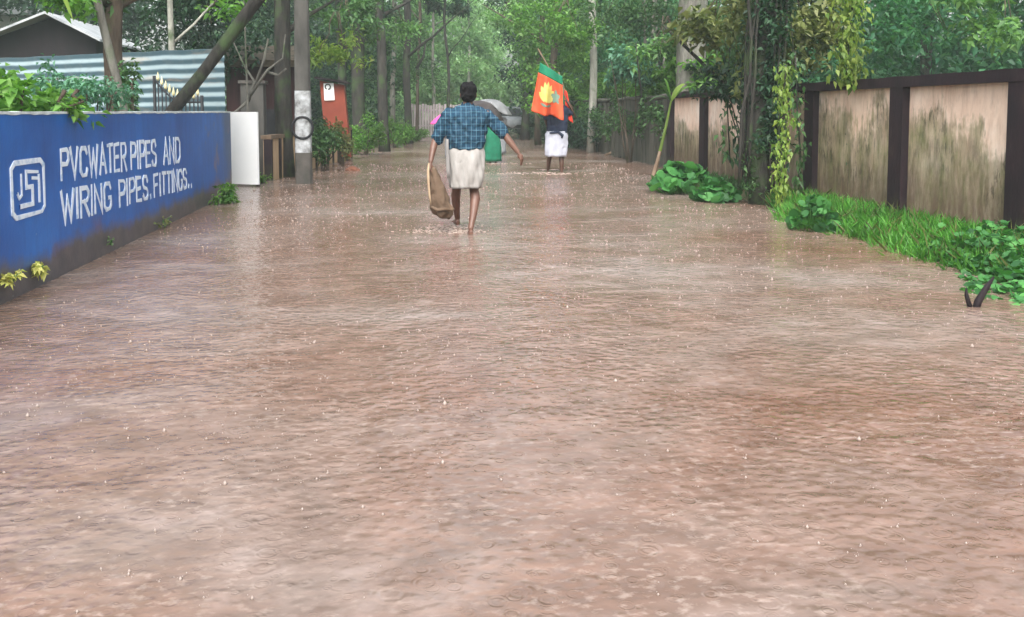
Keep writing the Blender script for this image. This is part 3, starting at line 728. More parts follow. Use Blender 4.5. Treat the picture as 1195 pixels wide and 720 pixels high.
# far picket fence
pa, pb = D(478, 152, 50), D(560, 152, 47); t = thing('picket_fence', 'weathered pale picket fence across the far left bend', 'fence', (pa.x, pa.y, 0))
zb, zt = D(490, 154, 50).z, D(490, 122, 50).z
n = 26
for i in range(n):
    q = pa.lerp(pb, i/(n-1)); h = zt+random.uniform(-.06, .06)
    build(MB().box((q.x, q.y, (zb+h)/2-.1), (.11, .03, h-zb+.2)), 'picket', M['picket'], t, False)
mb = MB()
for z in (zb+.35, zt-.3): mb.box(((pa.x+pb.x)/2, (pa.y+pb.y)/2+.04, z), ((pb-pa).length, .04, .08), math.atan2(pb.y-pa.y, pb.x-pa.x))
build(mb, 'rail', M['picket'], t, False)

# ------------------------------------------------------------------ RIGHT: peach wall with maroon pilasters
RX = 6.0
t = thing('compound_wall', 'peach compound wall with dark pilasters, stained by moss', 'wall', (RX, 10, 0))
pil = [3.6, 6.05, 8.35, 10.58, 13.0, 15.5, 17.9, 20.2]
mb = MB(); n = 60
mb.loft([[Vector(q) for q in ((RX, 1+19.2*i/n, 1.66), (RX, 1+19.2*i/n, -.3), (RX+.18, 1+19.2*i/n, -.3), (RX+.18, 1+19.2*i/n, 1.66))] for i in range(n+1)])
build(mb, 'wall_body', M['peach'], t, False)
for y in pil: build(MB().box((RX+.04, y, .68), (.26, .30, 1.96)), 'pilaster', M['maroon'], t, False)
mb = MB(); mb.loft([[Vector(q) for q in ((RX-.10, y, 1.64), (RX+.3, y, 1.64), (RX+.3, y, 1.76), (RX-.10, y, 1.765+.006*math.sin(y*9)))] for y in [1+.4*i for i in range(49)]])
build(mb, 'coping', M['maroon'], t, False)
# old mossy fence further on: upright slabs
t = thing('slab_fence', 'old grey mossy fence of upright slabs beyond the peach wall', 'fence', (6.5, 28, 0))
y = 20.5; i = 0; rr = random.Random(9)
while y < 40:
    w_ = rr.uniform(.34, .5); h = 1.72+rr.uniform(-.06, .06)
    x = 6.25+.02*(y-20)+rr.uniform(-.03, .03)
    build(MB().box((x, y+w_/2, h/2-.1), (.07, w_-.03, h+.2), rr.uniform(-.06, .06), rr.uniform(-.015, .015), rr.uniform(-.02, .02)), 'slab', M['oldfence'], t, False); y += w_; i += 1
    if i == 17: y += .5
mb = MB(); mb.tube([(6.22+.02*(yy-20), yy, 1.70+.02*math.sin(yy*3)) for yy in np.arange(20.4, 40, .6)], .06, 7); build(mb, 'top_rail', M['oldfence'], t)

# verge grass and ground leaves
def grassblades(name, label, region, n, l, wd, mat, up=1.):
    pts = np.array([region() for _ in range(n)]); dirs = rng.normal(size=(n, 3))*np.array([.45, .45, .1]); dirs[:, 2] += up
    v, f = leaf_arrays(pts, l, wd, up=0, droop=.18, fold=.1, dirs=dirs, spread=.5)
    tag(link(name, np_mesh(name, v, f), M[mat], None, False), label, kind='stuff')
def verge_edge(y): return 4.55+.35*mnoise.noise(Vector((y*.5, 3, 0)))+(max(0, y-9.5)*.17)
rv = random.Random(21)
def reg():
    while True:
        y = rv.uniform(6.9, 13.2); e = verge_edge(y)+.25*rv.random(); x = rv.uniform(e, 5.98)
        if mnoise.noise(Vector((x*2.5, y*2.5, 8))) > -.35 or rv.random() < .3: return (x, y, gz(x, y)*.6+.0)
grassblades('verge_grass', 'bright green grass growing along the foot of the peach wall', reg, 12000, .21, .014, 'grass')
grassblades('verge_grass', 'thin olive seeding grass among the bright verge grass', reg, 900, .28, .009, 'leaf_olive')
def reg2():
    while True:
        y = rv.uniform(12.5, 19.5); x = rv.uniform(5.45+.02*(y-12), 5.98)
        if mnoise.noise(Vector((x*2.5, y*1.5, 5))) > -.05: return (x, y, .02)
grassblades('verge_grass', 'darker thin grass under the creepers at the wall', reg2, 1500, .22, .016, 'leaf_mid')
# broad-leaved ground cover (discs) near right
def disc_leaves(pts, r, tilt=.45):
    V = []; Fc = []; n = 9
    for (x, y, z) in pts:
        q = r*random.uniform(.55, 1.25); m_ = Euler((random.gauss(0, tilt), random.gauss(0, tilt), random.uniform(0, 6.28))).to_matrix(); b = len(V)
        V.append(tuple(Vector((x, y, z))+m_@Vector((0, -.15*q, -.22*q))))
        for k in range(n):
            a = -math.pi/2+.28+(2*math.pi-.56)*k/(n-1); rad = q*(1+.14*math.cos(a-math.pi/2)+random.uniform(-.05, .05))
            V.append(tuple(Vector((x, y, z))+m_@Vector((rad*math.cos(a), rad*math.sin(a), .06*q*math.sin(3*a)))))
        Fc += [(b, b+k, b+k+1) for k in range(1, n)]
    return np_mesh('leaves', np.array(V), np.array(Fc))
pts = []
while len(pts) < 4200:
    y = rv.uniform(5.2, 9.0); x0 = 4.0+.30*(y-5.4)+.3*mnoise.noise(Vector((y, 0, 1))); x = rv.uniform(x0, 5.95)
    if y > 7.6 and rv.random() < (y-7.6)*.8: continue
    pts.append((x, y, gz(x, y)*.5+rv.uniform(.02, .24)*(.35+.65*min(1, (x-x0)/.5))*(.75+.8*abs(mnoise.noise(Vector((x*2, y*2, 4)))))))
tag(link('ground_cover', disc_leaves(pts, .037), M['taro'], None, True), 'round leaved green creeper covering the bank by the wall', kind='stuff')
def leafy(label, c, r, n, size, name='leafy_plant', mat='taro', h=.3):
    t = thing(name, label, 'plant', (c[0], c[1], 0)); pp = []; mb = MB()
    for i in range(n):
        a = random.uniform(0, 6.28); q = random.random()**.6; x = c[0]+math.cos(a)*r[0]*q; y = c[1]+math.sin(a)*r[1]*q; z = c[2]+h*(1-q*q)*random.uniform(.5, 1.1)+.04
        pp.append((x, y, z)); mb.tube([(c[0]+(x-c[0])*.5, c[1]+(y-c[1])*.5, -.05), (x, y, z-.02)], .005, 4)
    link('leaves', disc_leaves(pp, size, .6), M[mat], t); build(mb, 'stem', M['grass'], t)
p = G(800, 228); leafy('large clump of broad green leaves by the leaning stalk', (p.x+.1, p.y+.5, .05), (.55, .55), 190, .10, h=.42)
p = G(838, 236); leafy('smaller broad leaved clump right of the larger one', (p.x+.05, p.y+.2, .0), (.35, .4), 110, .085, h=.28)
p = G(925, 268); leafy('leafy weed at the water edge under the yellow green creeper', (p.x+.25, p.y, .0), (.28, .3), 110, .06, h=.34)
# broken stump and debris
p = G(1135, 358); t = thing('broken_stake', 'broken black forked stake leaning out of the water by the bank', 'stake', (p.x, p.y, 0))
mb = MB(); mb.tube([(p.x, p.y, -.1), (p.x+.04, p.y, .04), (p.x+.11, p.y+.02, .13), (p.x+.17, p.y+.03, .20)], [.022, .024, .018, .007], 8, .3)
mb.tube([(p.x, p.y, -.06), (p.x-.04, p.y+.01, .08), (p.x-.045, p.y+.01, .13)], [.018, .014, .006], 7, .3)
build(mb, 'wood', M['hut_dark'], t)
for i, (px, py, ax, ay, lab) in enumerate(((717, 181, .55, .15, 'pale broken branch lying at the foot of the old fence'), (735, 184, .45, -.25, 'short dark branch beside the pale one at the fence'))):
    p = G(px, py); t = tag(build(MB().tube([(p.x-ax*.6, p.y-ay, .0), (p.x, p.y, .12), (p.x+ax*.6, p.y+ay, .26)], [.035, .04, .02], 7, .3), 'fallen_branch', M['wood_pole' if not i else 'bark_dark']), lab, 'branch')
# leaning stalk with fronds
p = G(761, 211); q = D(783, 118, p.y+1.2)
t = thing('leaning_stalk', 'thin stalk with green fronds leaning against the peach wall', 'plant', tuple(p))
pth = [p, p.lerp(q, .35)+Vector((.02, 0, 0)), p.lerp(q, .7)+Vector((.02, 0, 0)), q]
build(MB().tube([tuple(pth[0]-Vector((0.03, 0, .15)))]+[tuple(a) for a in pth[:2]], [.05, .045, .036], 8, .2), 'dead_stem', M['wood_pole'], t)
build(MB().tube([tuple(a) for a in pth[1:]], [.034, .028, .02], 8), 'green_stem', M['leaf_lime'], t)
def frond(root, tip, width, parent, mat, rag=.15, arch=.25, n=12):
    root, tip = Vector(root), Vector(tip); d = tip-root; s = d.cross(Vector((0, 0, 1))).normalized(); V = []; Fc = []
    for i in range(n+1):
        u = i/n; c_ = root+d*u+Vector((0, 0, arch*d.length*math.sin(math.pi*u*.9)-.12*u*u*d.length)); w_ = width*math.sin(math.pi*min(1, u*.93+.07))**.7*(1+random.uniform(-rag, rag))
        V += [tuple(c_+s*w_/2-Vector((0, 0, w_*.22))), tuple(c_), tuple(c_-s*w_/2-Vector((0, 0, w_*.22)))]
        if i: b = 3*i; Fc += [(b-3, b-2, b+1, b), (b-2, b-1, b+2, b+1)]
    return link('frond', np_mesh('frond', np.array(V), np.array(Fc)), M[mat], parent)
for tx, ty, yy, wd, mt in ((766, 96, -.3, .09, 'leaf_mid'), (775, 90, .1, .13, 'leaf_bright'), (800, 97, .2, .16, 'leaf_lime'), (815, 104, .3, .10, 'leaf_bright'), (756, 118, -.1, .07, 'leaf_mid')):
    frond(q, D(tx, ty, q.y+yy), wd, t, mt)

# creepers
def creeper(label, path, n, leaf, mat, r=.1, stem=.012, group=None, stemmat='bark_dark'):
    path = [Vector(a) for a in path]; t = thing('creeper', label, 'creeper', tuple(path[0]), group)
    build(MB().tube(path, stem, 6), 'stem', M[stemmat], t); pp = []
    for i in range(n):
        u = random.random()*(len(path)-1); k = min(int(u), len(path)-2); a = path[k].lerp(path[k+1], u-k)
        rr_ = r*(1+.6*mnoise.noise(Vector((u*2., 0, 3))))
        pp.append(a+Vector((random.gauss(0, rr_), random.gauss(0, rr_), random.gauss(0, .03))))
    leaves_at('foliage', mat, pp, leaf, t, dirs=np.tile(np.array([[0, -.3, -.8]]), (n, 1)), spread=1.4, up=.1)
    return t
def path_px(pts, Y): return [D(a, b, Y) for a, b in pts]
creeper('yellow green creeper hanging in front of the dark tree to the wall foot', path_px([(918, 75), (914, 110), (916, 150), (910, 190), (912, 225), (914, 262)], 12.0), 620, (.068, .038), 'leaf_lime', .055)
creeper('long thick creeper with pale leaves hanging from above the wall', path_px([(1001, -70), (998, -20), (992, 30), (990, 70), (993, 98)], 11.6), 900, (.085, .048), 'leaf_lime', .10)
creeper('thin bare creeper hanging down the peach panel', path_px([(994, 100), (992, 150), (990, 200), (991, 245)], 12.0), 60, (.07, .03), 'leaf_dark', .025, .014)
creeper('faint thin creeper on the panel beside the bare one', path_px([(978, 105), (981, 135), (984, 165)], 12.4), 14, (.05, .03), 'leaf_olive', .015, .006)
creeper('slim creeper trailing down left of the first long panel', path_px([(928, 60), (930, 120), (934, 180), (930, 232)], 12.6), 150, (.09, .045), 'leaf_mid', .05)
for i, (px, mt, lab) in enumerate(((866, 'leaf_dark', 'dark creeper hanging left of the covered trunk'), (902, 'leaf_olive', 'olive creeper hanging right of the covered trunk'), (850, 'leaf_mid', 'mid green creeper hanging over the narrow peach panel'))):
    creeper(lab, path_px([(px, -40), (px+3, 40), (px-2, 110), (px+2, 190)], 14.6+i*.3), 260, (.11, .055), mt, .10)

# trees right ----------------------------------------------------------
p = G(884, 238)
t = tree('thick dark trunk wrapped in creepers in front of the peach wall', (p.x+.05, p.y, -.2), (p.x+.25, p.y+.3, 7.5), .15, .12, 'bark_dark', 'leaf_dark',
     [((p.x+.1, p.y, 1.1+i*.5), (.36, .4, .5), 650) for i in range(10)]+[((p.x-.6+i*.5, p.y+.2, 4.2+.3*(i % 2)), (.8, .8, .6), 500) for i in range(4)], (.09, .045), seed=4)
foliage('foliage', 'leaf_mid', [((p.x+.1, p.y-.05, .6), (.36, .3, .6), 420)], (.07, .035), t)
mb = MB()
for i in range(16):
    a = random.uniform(-.42, .45); b_ = random.uniform(-.3, .25); mb.tube(wob((p.x+a, p.y+b_, random.uniform(0, .9)), (p.x+a*.9+.1, p.y+b_, 3.9), 7, .06, i+60), random.uniform(.008, .022), 5)
build(mb, 'aerial_roots', M['bark_dark'], t)
c = D(905, 60, 13.8)
bush('hanging mass of olive leaves above the peach wall', (c.x, c.y, c.z+.2), (1.0, .7, .9), 2600, (.12, .06), 'leaf_olive', name='overhanging_branch', cat='branch', stems=5)
c = D(845, 45, 16.5)
bush('spray of large pale leaves over the narrow wall panels', (c.x, c.y, c.z+.15), (.9, .7, .75), 1100, (.19, .10), 'leaf_olive', name='overhanging_branch', cat='branch', stems=4)
c = D(962, 30, 14.2); bush('dark leafy boughs right of the covered trunk', (c.x, c.y, c.z+.4), (.75, .6, .9), 1000, (.15, .07), 'leaf_dark', name='overhanging_branch', cat='branch', stems=4)
c = D(880, 95, 15.2); bush('dark tangle of leaves on the wall top', (c.x, c.y, c.z), (1.0, .5, .38), 1500, (.12, .06), 'leaf_dark', name='creeper_tangle', cat='creeper')
c = D(735, 78, 24); bush('rounded blue green bush behind the old fence', (c.x, c.y, c.z), (.85, .7, .5), 1300, (.17, .10), 'leaf_blue')
p = D(690, 130, 30); tree('slim pale trunk rising beyond the flag', (p.x, 30, 0), (p.x+.15, 30.2, 12), .13, .10, 'bark_pale', 'leaf_mid', [((p.x, 30, 9), (2.2, 2.2, 1.8), 900)], seed=7, amp=.08)
p = D(806, 130, 21); tree('stout grey trunk standing behind the peach wall', (p.x, 21, 0), (p.x+.1, 21.3, 12), .36, .26, 'bark_grey', 'leaf_mid', [((p.x, 21, 10), (3, 3, 2), 1200)], seed=9, amp=.06)
p = D(1080, 130, 26); tree('slim dark mottled trunk in the teal wood behind the wall', (p.x+.1, 26, 0), (p.x-.35, 26, 12), .17, .12, 'bark_dark', 'leaf_teal', [((p.x, 26, 8.5), (2.4, 2.4, 2), 1200)], seed=12, amp=.08)
for i, (px, r_, lab) in enumerate(((752, .05, 'leftmost of four slim pale stems behind the fence'), (759, .045, 'second slim pale stem from the left behind the fence'), (766, .06, 'third slim pale stem from the left behind the fence'), (775, .05, 'slim pale stem nearest the stout grey trunk'))):
    p = D(px, 130, 27+i*.6); tree(lab, (p.x, p.y, 0), (p.x+.1*math.sin(i*2), p.y, 10), r_, r_*.8, 'bark_grey', 'leaf_mid', [((p.x, p.y, 8.5), (1., 1., 1.), 260)], seed=20+i, amp=.06, limbs=1, group='slim stems behind the fence', kind='sapling', n=7)
t = tag(build(MB().tube([D(772, 28, 17), D(795, 50, 17), D(822, 76, 17), D(850, 100, 17)], [.018, .028, .035, .045], 8, .2), 'bare_branch', M['bark_dark']), 'dark bare branch slanting down before the stout grey trunk', 'branch')
t = tag(build(MB().tube([D(742, 50, 22), D(745, 80, 22), D(749, 114, 22)], [.012, .02, .025], 6), 'bare_stake', M['bark_dark']), 'thin black stake standing on the old fence', 'stake')
# foliage masses at mid distance over the lane, each a tree of its own
def midtree(label, px, Y, r0, bk, lm, crown, leaf, seed, top=11):
    p = D(px, 130, Y); return tree(label, (p.x, Y, 0), (p.x+.2*math.sin(seed), Y, top), r0, r0*.6, bk, lm, [((p.x+a, Y+b, z), (r, r, r*.8), n) for a, b, z, r, n in crown], leaf, seed=seed, amp=.15)
midtree('bushy tree with light green tufts behind the flag', 648, 33, .14, 'bark_brown', 'leaf_bright', [(-.5, 0, 2.2, 1.0, 1200), (.4, .4, 3.2, 1.1, 1200), (-.5, 0, 4.6, 1.3, 1000), (.6, 0, 6., 1.5, 900)], (.16, .09), 31)
midtree('pale tufted tree above the flag tip', 628, 37, .12, 'bark_brown', 'leaf_far', [(-.4, 0, 3.4, .9, 700), (.5, .4, 4.6, 1., 700), (-.2, 0, 6.2, 1.4, 800)], (.17, .09), 32)
midtree('dark leafy tree just right of the lane bend', 612, 44, .2, 'bark_dark', 'leaf_dark', [(.0, 0, 2.6, 1.6, 1500), (.6, .4, 4.6, 1.7, 1500), (.2, 0, 7, 1.9, 1300)], (.18, .1), 33)
midtree('slender tree with hanging dark leaves over the lane', 522, 40, .07, 'bark_dark', 'leaf_dark', [(-.5, 0, 6.0, .5, 330), (.45, .1, 5.8, .55, 380), (0, 0, 7.5, 1., 500)], (.22, .11), 34)
midtree('tree left of the bend with mist painted pale into its leaves', 548, 56, .1, 'bark_pale', 'leaf_pale', [(.2, 0, 2.4, .9, 700), (.1, 0, 4.2, 1.1, 800), (.2, 0, 6.4, 1.3, 900), (0, 0, 8.6, 1.6, 900)], (.2, .11), 35)
midtree('green tree behind the slim pale stems', 770, 34, .16, 'bark_dark', 'leaf_teal', [(-1.5, 0, 3.6, 1.6, 1300), (1., 0, 4.4, 1.7, 1300), (0, 0, 6.5, 2.2, 1300)], (.18, .1), 36)

# trees left -----------------------------------------------------------
p = D(147, 132, 11.2); q = D(82, -60, 11.2)
tree('slim pale trunk leaning left behind the blue wall', (p.x+.25, 11.2, 0), (q.x, 11.2, q.z+.8), .05, .042, 'bark_grey', 'leaf_bright', [((q.x-.3, 11.4, q.z+1.3), (1.2, 1., .6), 500)], seed=41, amp=.03, limbs=0, leaf=(.2, .06))
p = D(140, 130, 13); tree('rough brown trunk wrapped in leaves behind the pale leaner', (p.x, 13, 0), (D(118, 0, 13).x, 13, 6.5), .12, .10, 'bark_brown', 'leaf_mid', [((p.x-.2, 13, 2.9), (.4, .4, .5), 160), ((p.x, 13, 6.4), (2, 2, 1.2), 1200)], seed=42, amp=.12)
p = D(200, 130, 14.2); q = D(300, 0, 14.2)
d_ = q-p; tree('thick dark trunk leaning right across the striped fence', tuple(p-d_*1.1), tuple(q+d_*.9), .085, .10, 'bark_dark', 'leaf_dark', [(tuple(q+d_*.9), (2, 2, 1.2), 1500)], seed=43, amp=.05, limbs=0)
p = D(203, 65, 19); q = D(194, 0, 19); tree('slim pale post of a tree behind the striped fence', (p.x, 19, 0), (q.x, 19, 8.), .065, .05, 'bark_pale', 'leaf_dark', [((q.x, 19, 7), (1.5, 1.5, 1.5), 700)], seed=44, amp=.04)
p = D(292, 120, 18.2); t = thing('dead_tree', 'pale leafless forked sapling in front of the maroon hut', 'tree', (p.x, 18.2, 0))
mb = MB()
for pts_ in ([(290, 175), (289, 120), (287, 60), (284, -10)], [(290, 118), (297, 95), (284, 75), (272, 48)], [(293, 110), (312, 82), (330, 68), (333, 40)], [(299, 96), (308, 70), (313, 45)], [(312, 84), (325, 88), (334, 80)], [(290, 118), (278, 128), (268, 135)]):
    mb.tube([D(a, b, 18.2+random.uniform(-.1, .1)) for a, b in pts_], [.034, .025, .017, .009][:len(pts_)], 7, .2)
build(mb, 'trunk', M['bark_grey'], t)
p = D(331, 130, 19.5); tree('broad black trunk just left of the concrete pole', (p.x, 19.6, -.1), (p.x-.05, 19.6, 9), .17, .15, 'bark_dark', 'leaf_dark', [((p.x, 19.6, 5.8), (2., 2., 1.5), 1700), ((p.x-1.2, 20, 4.1), (1., .8, .7), 700)], seed=45, amp=.05)
for px, py, Y, r_, sd, tpx, lab in ((449, 177, 31.4, .22, 50, 440, 'nearest dark roadside trunk with its foot in the flood'), (420, 170, 33, .30, 51, 416, 'broad dark trunk behind the rounded bright bush'), (400, 165, 34, .22, 52, 398, 'dark ivy clad trunk above the red kiosk'),
                     (477, 168, 38.7, .20, 53, 470, 'second roadside trunk from the pole, foot in the flood'), (486, 160, 42, .10, 54, 492, 'slim dark trunk behind the second roadside trunk'), (458, 165, 44, .16, 55, 462, 'grey trunk seen between the two roadside trunks'), (505, 150, 55, .12, 56, 506, 'thin hazy trunk above the picket fence')):
    p = D(px, py, Y); q = D(tpx, 0, Y)
    tree(lab, (p.x, Y, -.2), (q.x, Y, 11), r_*.78, r_*.55, 'bark_dark' if sd < 54 else 'bark_brown' if sd < 55 else 'bark_grey', 'leaf_dark' if sd < 53 else 'leaf_mid', [((q.x, Y, 8), (2.2, 2.2, 1.8), 1300), ((q.x-.5, Y+.4, 4.8), (1., 1., 1.), 420), ((q.x+.3, Y+.6, 3.), (.5, .6, .9), 260)], (.16, .08), seed=sd, amp=.1, limbs=4, group='roadside trees left of the lane')
for px_, py_, Y_, rx_, n_, mt_, lab_ in ((405, 22, 26, 1.0, 900, 'leaf_mid', 'mid green boughs hanging above the red kiosk'), (462, 40, 34, 1.1, 800, 'leaf_far', 'light green boughs crossing the roadside trunks'),
      (662, 34, 29, 1.1, 1300, 'leaf_bright', 'bright leafy boughs above the flag bearer'), (602, 20, 36, 1.2, 900, 'leaf_far', 'pale green boughs high over the lane bend'), (738, 20, 26, 1.5, 1500, 'leaf_mid', 'shady green boughs left of the stout grey trunk'), (775, 60, 22, .9, 700, 'leaf_far', 'loose green boughs before the slim pale stems'), (1050, 25, 17, 1.6, 1300, 'leaf_teal', 'teal green boughs above the second wall panel'), (1165, 15, 15, 1.2, 900, 'leaf_far', 'green boughs at the right edge above the wall')):
    c = D(px_, py_, Y_); bush(lab_, (c.x, c.y, c.z), (rx_, rx_*.7, rx_*.55), n_, (.15, .075), mt_, name='overhanging_branch', cat='branch', stems=4)
tag(foliage('creeper_cover', 'leaf_mid', [((6.22+rs.uniform(-.08, .05), 21.5+i*.8, rs.uniform(.7, 1.7)), (.14, .6, .4), 170) for i in range(24)], (.10, .06)), 'creeper leaves covering the face of the old slab fence', kind='stuff')
tag(foliage('creeper_cover', 'leaf_dark', [((6.05+rs.uniform(-.12, .0), 13.8+i*.42, rs.uniform(1.1, 1.9)), (.16, .4, .4), 120) for i in range(6)], (.085, .045)), 'dark creeper leaves straggling over the shaded wall panels', kind='stuff')
mb = MB(); mb.tube([D(486, 80, 38.5), D(494, 66, 38.5), D(498, 45, 38.5)], [.06, .05, .03], 7, .2); tag(build(mb, 'bare_branch', M['bark_dark']), 'short dark limb forking right of the second roadside trunk', 'branch')
c = D(22, -10, 8.6); t = thing('palm_fronds', 'bright green fronds hanging in the top corner over the shed', 'palm', tuple(c))
for i in range(9):
    a = c+Vector((random.uniform(-.3, .3), random.uniform(-.3, .3), .25)); frond(a, a+Vector((random.uniform(-.5, .55), random.uniform(-.5, .3), -.35+random.uniform(-.15, .2))), .07, t, 'leaf_bright' if i % 3 else 'leaf_lime', arch=.2)
c = D(85, 10, 11); bush('light sprigs between the fronds and the pale leaner', (c.x, c.y, c.z+.1), (.35, .4, .2), 260, (.10, .05), 'leaf_bright', name='overhanging_branch', cat='branch', stems=2)
c = D(225, 30, 20); bush('dark leafy boughs over the striped fence', (c.x, c.y, c.z+.2), (1.7, 1., 1.0), 3300, (.12, .06), 'leaf_dark', name='overhanging_branch', cat='branch', stems=5)
c = D(268, 10, 17.5); bush('sparse light leaves hanging above the maroon hut', (c.x, c.y, c.z+.1), (.5, .4, .4), 200, (.12, .06), 'leaf_bright', name='overhanging_branch', cat='branch', stems=2)

# ------------------------------------------------------------------ people
def hand(mb, w, d, nrm, curl=.5, thumb=1, s=1.):
    """palm, four bent fingers of unequal length and a thumb from the palm's side"""
    w, d, nrm = Vector(w), Vector(d).normalized(), Vector(nrm).normalized(); sd = d.cross(nrm).normalized(); nrm = sd.cross(d)
    mb.tube([w-d*.02*s, w+d*.03*s, w+d*.09*s], [.026*s, .034*s, .036*s], 10, sx=.6, sy=1)
    mb.ell(w+d*.05*s, (.036*s, .036*s, .03*s))
    for k, L_ in ((-1.5, .068), (-.5, .078), (.5, .074), (1.5, .058)):
        a = w+d*.085*s+sd*k*.021*s; dd = (d+sd*k*.07).normalized(); pts_ = [a-dd*.02*s, a]
        for q in range(3):
            dd = (dd*math.cos(curl*.7)+nrm*math.sin(curl*.7)).normalized(); dd.normalize(); pts_.append(pts_[-1]+dd*L_/3*s*1.05)
        mb.tube(pts_, [.0105*s, .0105*s, .0098*s, .009*s, .0075*s], 8)
    b = w+d*.03*s+sd*thumb*.026*s; dd = (d*.7+sd*thumb*.75+nrm*.25).normalized()
    mb.tube([b-dd*.015*s, b+dd*.022*s, b+dd*.045*s+nrm*.006*s, b+dd*.052*s+d*.018*s+nrm*.012*s], [.015*s, .0135*s, .011*s, .008*s], 8)
def limb(mb, pts, rad, n=12):
    pts = [Vector(p) for p in pts]; mb.tube(pts, rad, n)
    for p_, r_ in zip(pts, rad): mb.ell(p_, (r_,)*3, nu=10, nv=7)
def foot(mb, ankle, d, s=1.):
    a = Vector(ankle); d = Vector(d).normalized(); t_ = a+d*.17*s-Vector((0, 0, .05*s))
    mb.tube([a-d*.05*s-Vector((0, 0, .04*s)), a+d*.02*s-Vector((0, 0, .03*s)), a+d*.1*s-Vector((0, 0, .045*s)), t_, t_+d*.05*s], [.03*s, .04*s, .038*s, .032*s, .018*s], 10, sx=1, sy=.8)
    for k in range(5): mb.ell(t_+d*.045*s+d.cross(Vector((0, 0, 1)))*(k-2)*.016*s, (.011*s, .014*s, .009*s), nu=8, nv=6)
def head_mb(mb, c, s=1., yaw=0):
    c = Vector(c); m_ = Euler((0, 0, yaw)).to_matrix(); q = lambda x, y, z: c+m_@Vector((x, y, z))*s
    mb.ell(q(0, 0, .02), (.076*s, .095*s, .10*s), (0, 0, yaw)); mb.ell(q(0, .025, -.05), (.056*s, .066*s, .062*s), (0, 0, yaw)); mb.ell(q(0, .05, -.085), (.03*s, .03*s, .022*s))
    mb.tube([q(0, .088, .02), q(0, .108, -.018), q(0, .095, -.026)], [.010*s, .017*s, .010*s], 8)          # nose
    mb.ell(q(0, .082, -.056), (.024*s, .014*s, .009*s)); mb.ell(q(0, .084, .034), (.05*s, .014*s, .008*s))
    for e in (-1, 1): mb.ell(q(e*.082, -.002, -.005), (.012*s, .022*s, .034*s)); mb.ell(q(e*.035, .07, -.02), (.025*s, .02*s, .02*s))
def hair_part(c, parent, s=1., yaw=0, mat='hair'):
    c = Vector(c); mb = MB(); m_ = Euler((0, 0, yaw)).to_matrix(); q = lambda x, y, z: c+m_@Vector((x, y, z))*s
    mb.ell(q(0, -.012, .05), (.094*s, .104*s, .092*s)); mb.ell(q(0, -.036, -.005), (.087*s, .074*s, .082*s)); mb.ell(q(0, .055, .10), (.06*s, .04*s, .03*s))
    for i_ in range(26): a_ = random.uniform(0, 6.28); b_ = random.uniform(.1, 1.2); mb.ell(q(.088*math.cos(a_)*math.cos(b_), -.015+.095*math.sin(a_)*math.cos(b_)*(1 if math.sin(a_) < 0 else .8), .05+.088*math.sin(b_)), (.016*s,)*3, nu=7, nv=5)
    blob(mb, 'hair', M[mat], parent, .009, 3, (.03, .02))
    for e in (-1, 1):
        eb = MB().ell(q(e*.032, .084, .012), (.011*s, .008*s, .008*s)); build(eb, 'eye', M['pole_white'], parent)
def rings_px(rows, Y, ry, fold=0, nf=9, n=48, ph=0):
    out = []
    for i, (y, xl, xr) in enumerate(rows):
        a, b = D(xl, y, Y), D(xr, y, Y); c = (a+b)/2; rx = (b-a).length/2; r = []
        f_ = fold*i/(len(rows)-1)
        for k in range(n):
            t_ = 2*math.pi*k/n; w_ = 1+f_*(math.sin(nf*t_+ph+i*.35)*.5+.5*math.sin((nf*2+3)*t_+ph*2-i*.5)*.5)
            r.append(Vector((c.x+rx*w_*math.cos(t_), Y+ry[i]*w_*math.sin(t_), c.z)))
        out.append(r)
    return out
def densify(rows, ry, k=4):
    R2, r2 = [], []
    for i in range(len(rows)-1):
        for j in range(k):
            u = j/k; R2.append(tuple(a+(b-a)*u for a, b in zip(rows[i], rows[i+1]))); r2.append(ry[i]+(ry[i+1]-ry[i])*u)
    return R2+[rows[-1]], r2+[ry[-1]]
# --- the walker with the sack
Y = 10.35
def P(x, y, dy=0): return D(x, y, Y)+Vector((0, dy, 0))
t = thing('person', 'man in blue checked shirt and short off white wrap wading with a sack', 'person', (D(545, 200, Y).x, Y, -.05))
mb = MB(); hc = P(546.5, 110.5)
head_mb(mb, hc, 1.02, -.05); limb(mb, [P(546, 126), P(546, 117, .01)], [.06, .056])
mb.loft([[Vector((q.x+rx*math.cos(a), q.y+ry*math.sin(a), q.z)) for a in [2*math.pi*k/16 for k in range(16)]] for q, rx, ry in ((P(546, 124), .07, .06), (P(545, 131), .17, .085), (P(544, 148), .155, .10), (P(543, 170), .13, .09), (P(544, 182), .15, .10), (P(544, 192), .14, .10))])
limb(mb, [P(524, 134), P(515, 149, .03), P(508.5, 163, .06)], [.056, .050, .042]); limb(mb, [P(508.5, 163, .06), P(506, 172, .03), P(502.5, 188, -.04)], [.042, .041, .027])
limb(mb, [P(568, 134), P(578, 145, .02), P(587.5, 155.5, .0)], [.056, .05, .042]); limb(mb, [P(587.5, 155.5), P(594, 164.5, -.02), P(603.5, 177, -.05)], [.042, .041, .027])
hand(mb, P(502.5, 189, -.04), P(501, 198, -.05)-P(502.5, 189, -.04), (1, .3, .1), .95, -1, .95)
hand(mb, P(604, 177.5, -.05), P(609, 187, -.05)-P(604, 177.5, -.05), (-.7, .5, -.5), .45, 1, .98)
limb(mb, [P(536, 186), P(535, 205, .12), P(534.5, 220, .2)], [.08, .068, .052]); limb(mb, [P(534.5, 220, .2), P(533.3, 231, .26), P(534.8, 247, .36), P(536.5, 260, .44)], [.052, .055, .042, .031])
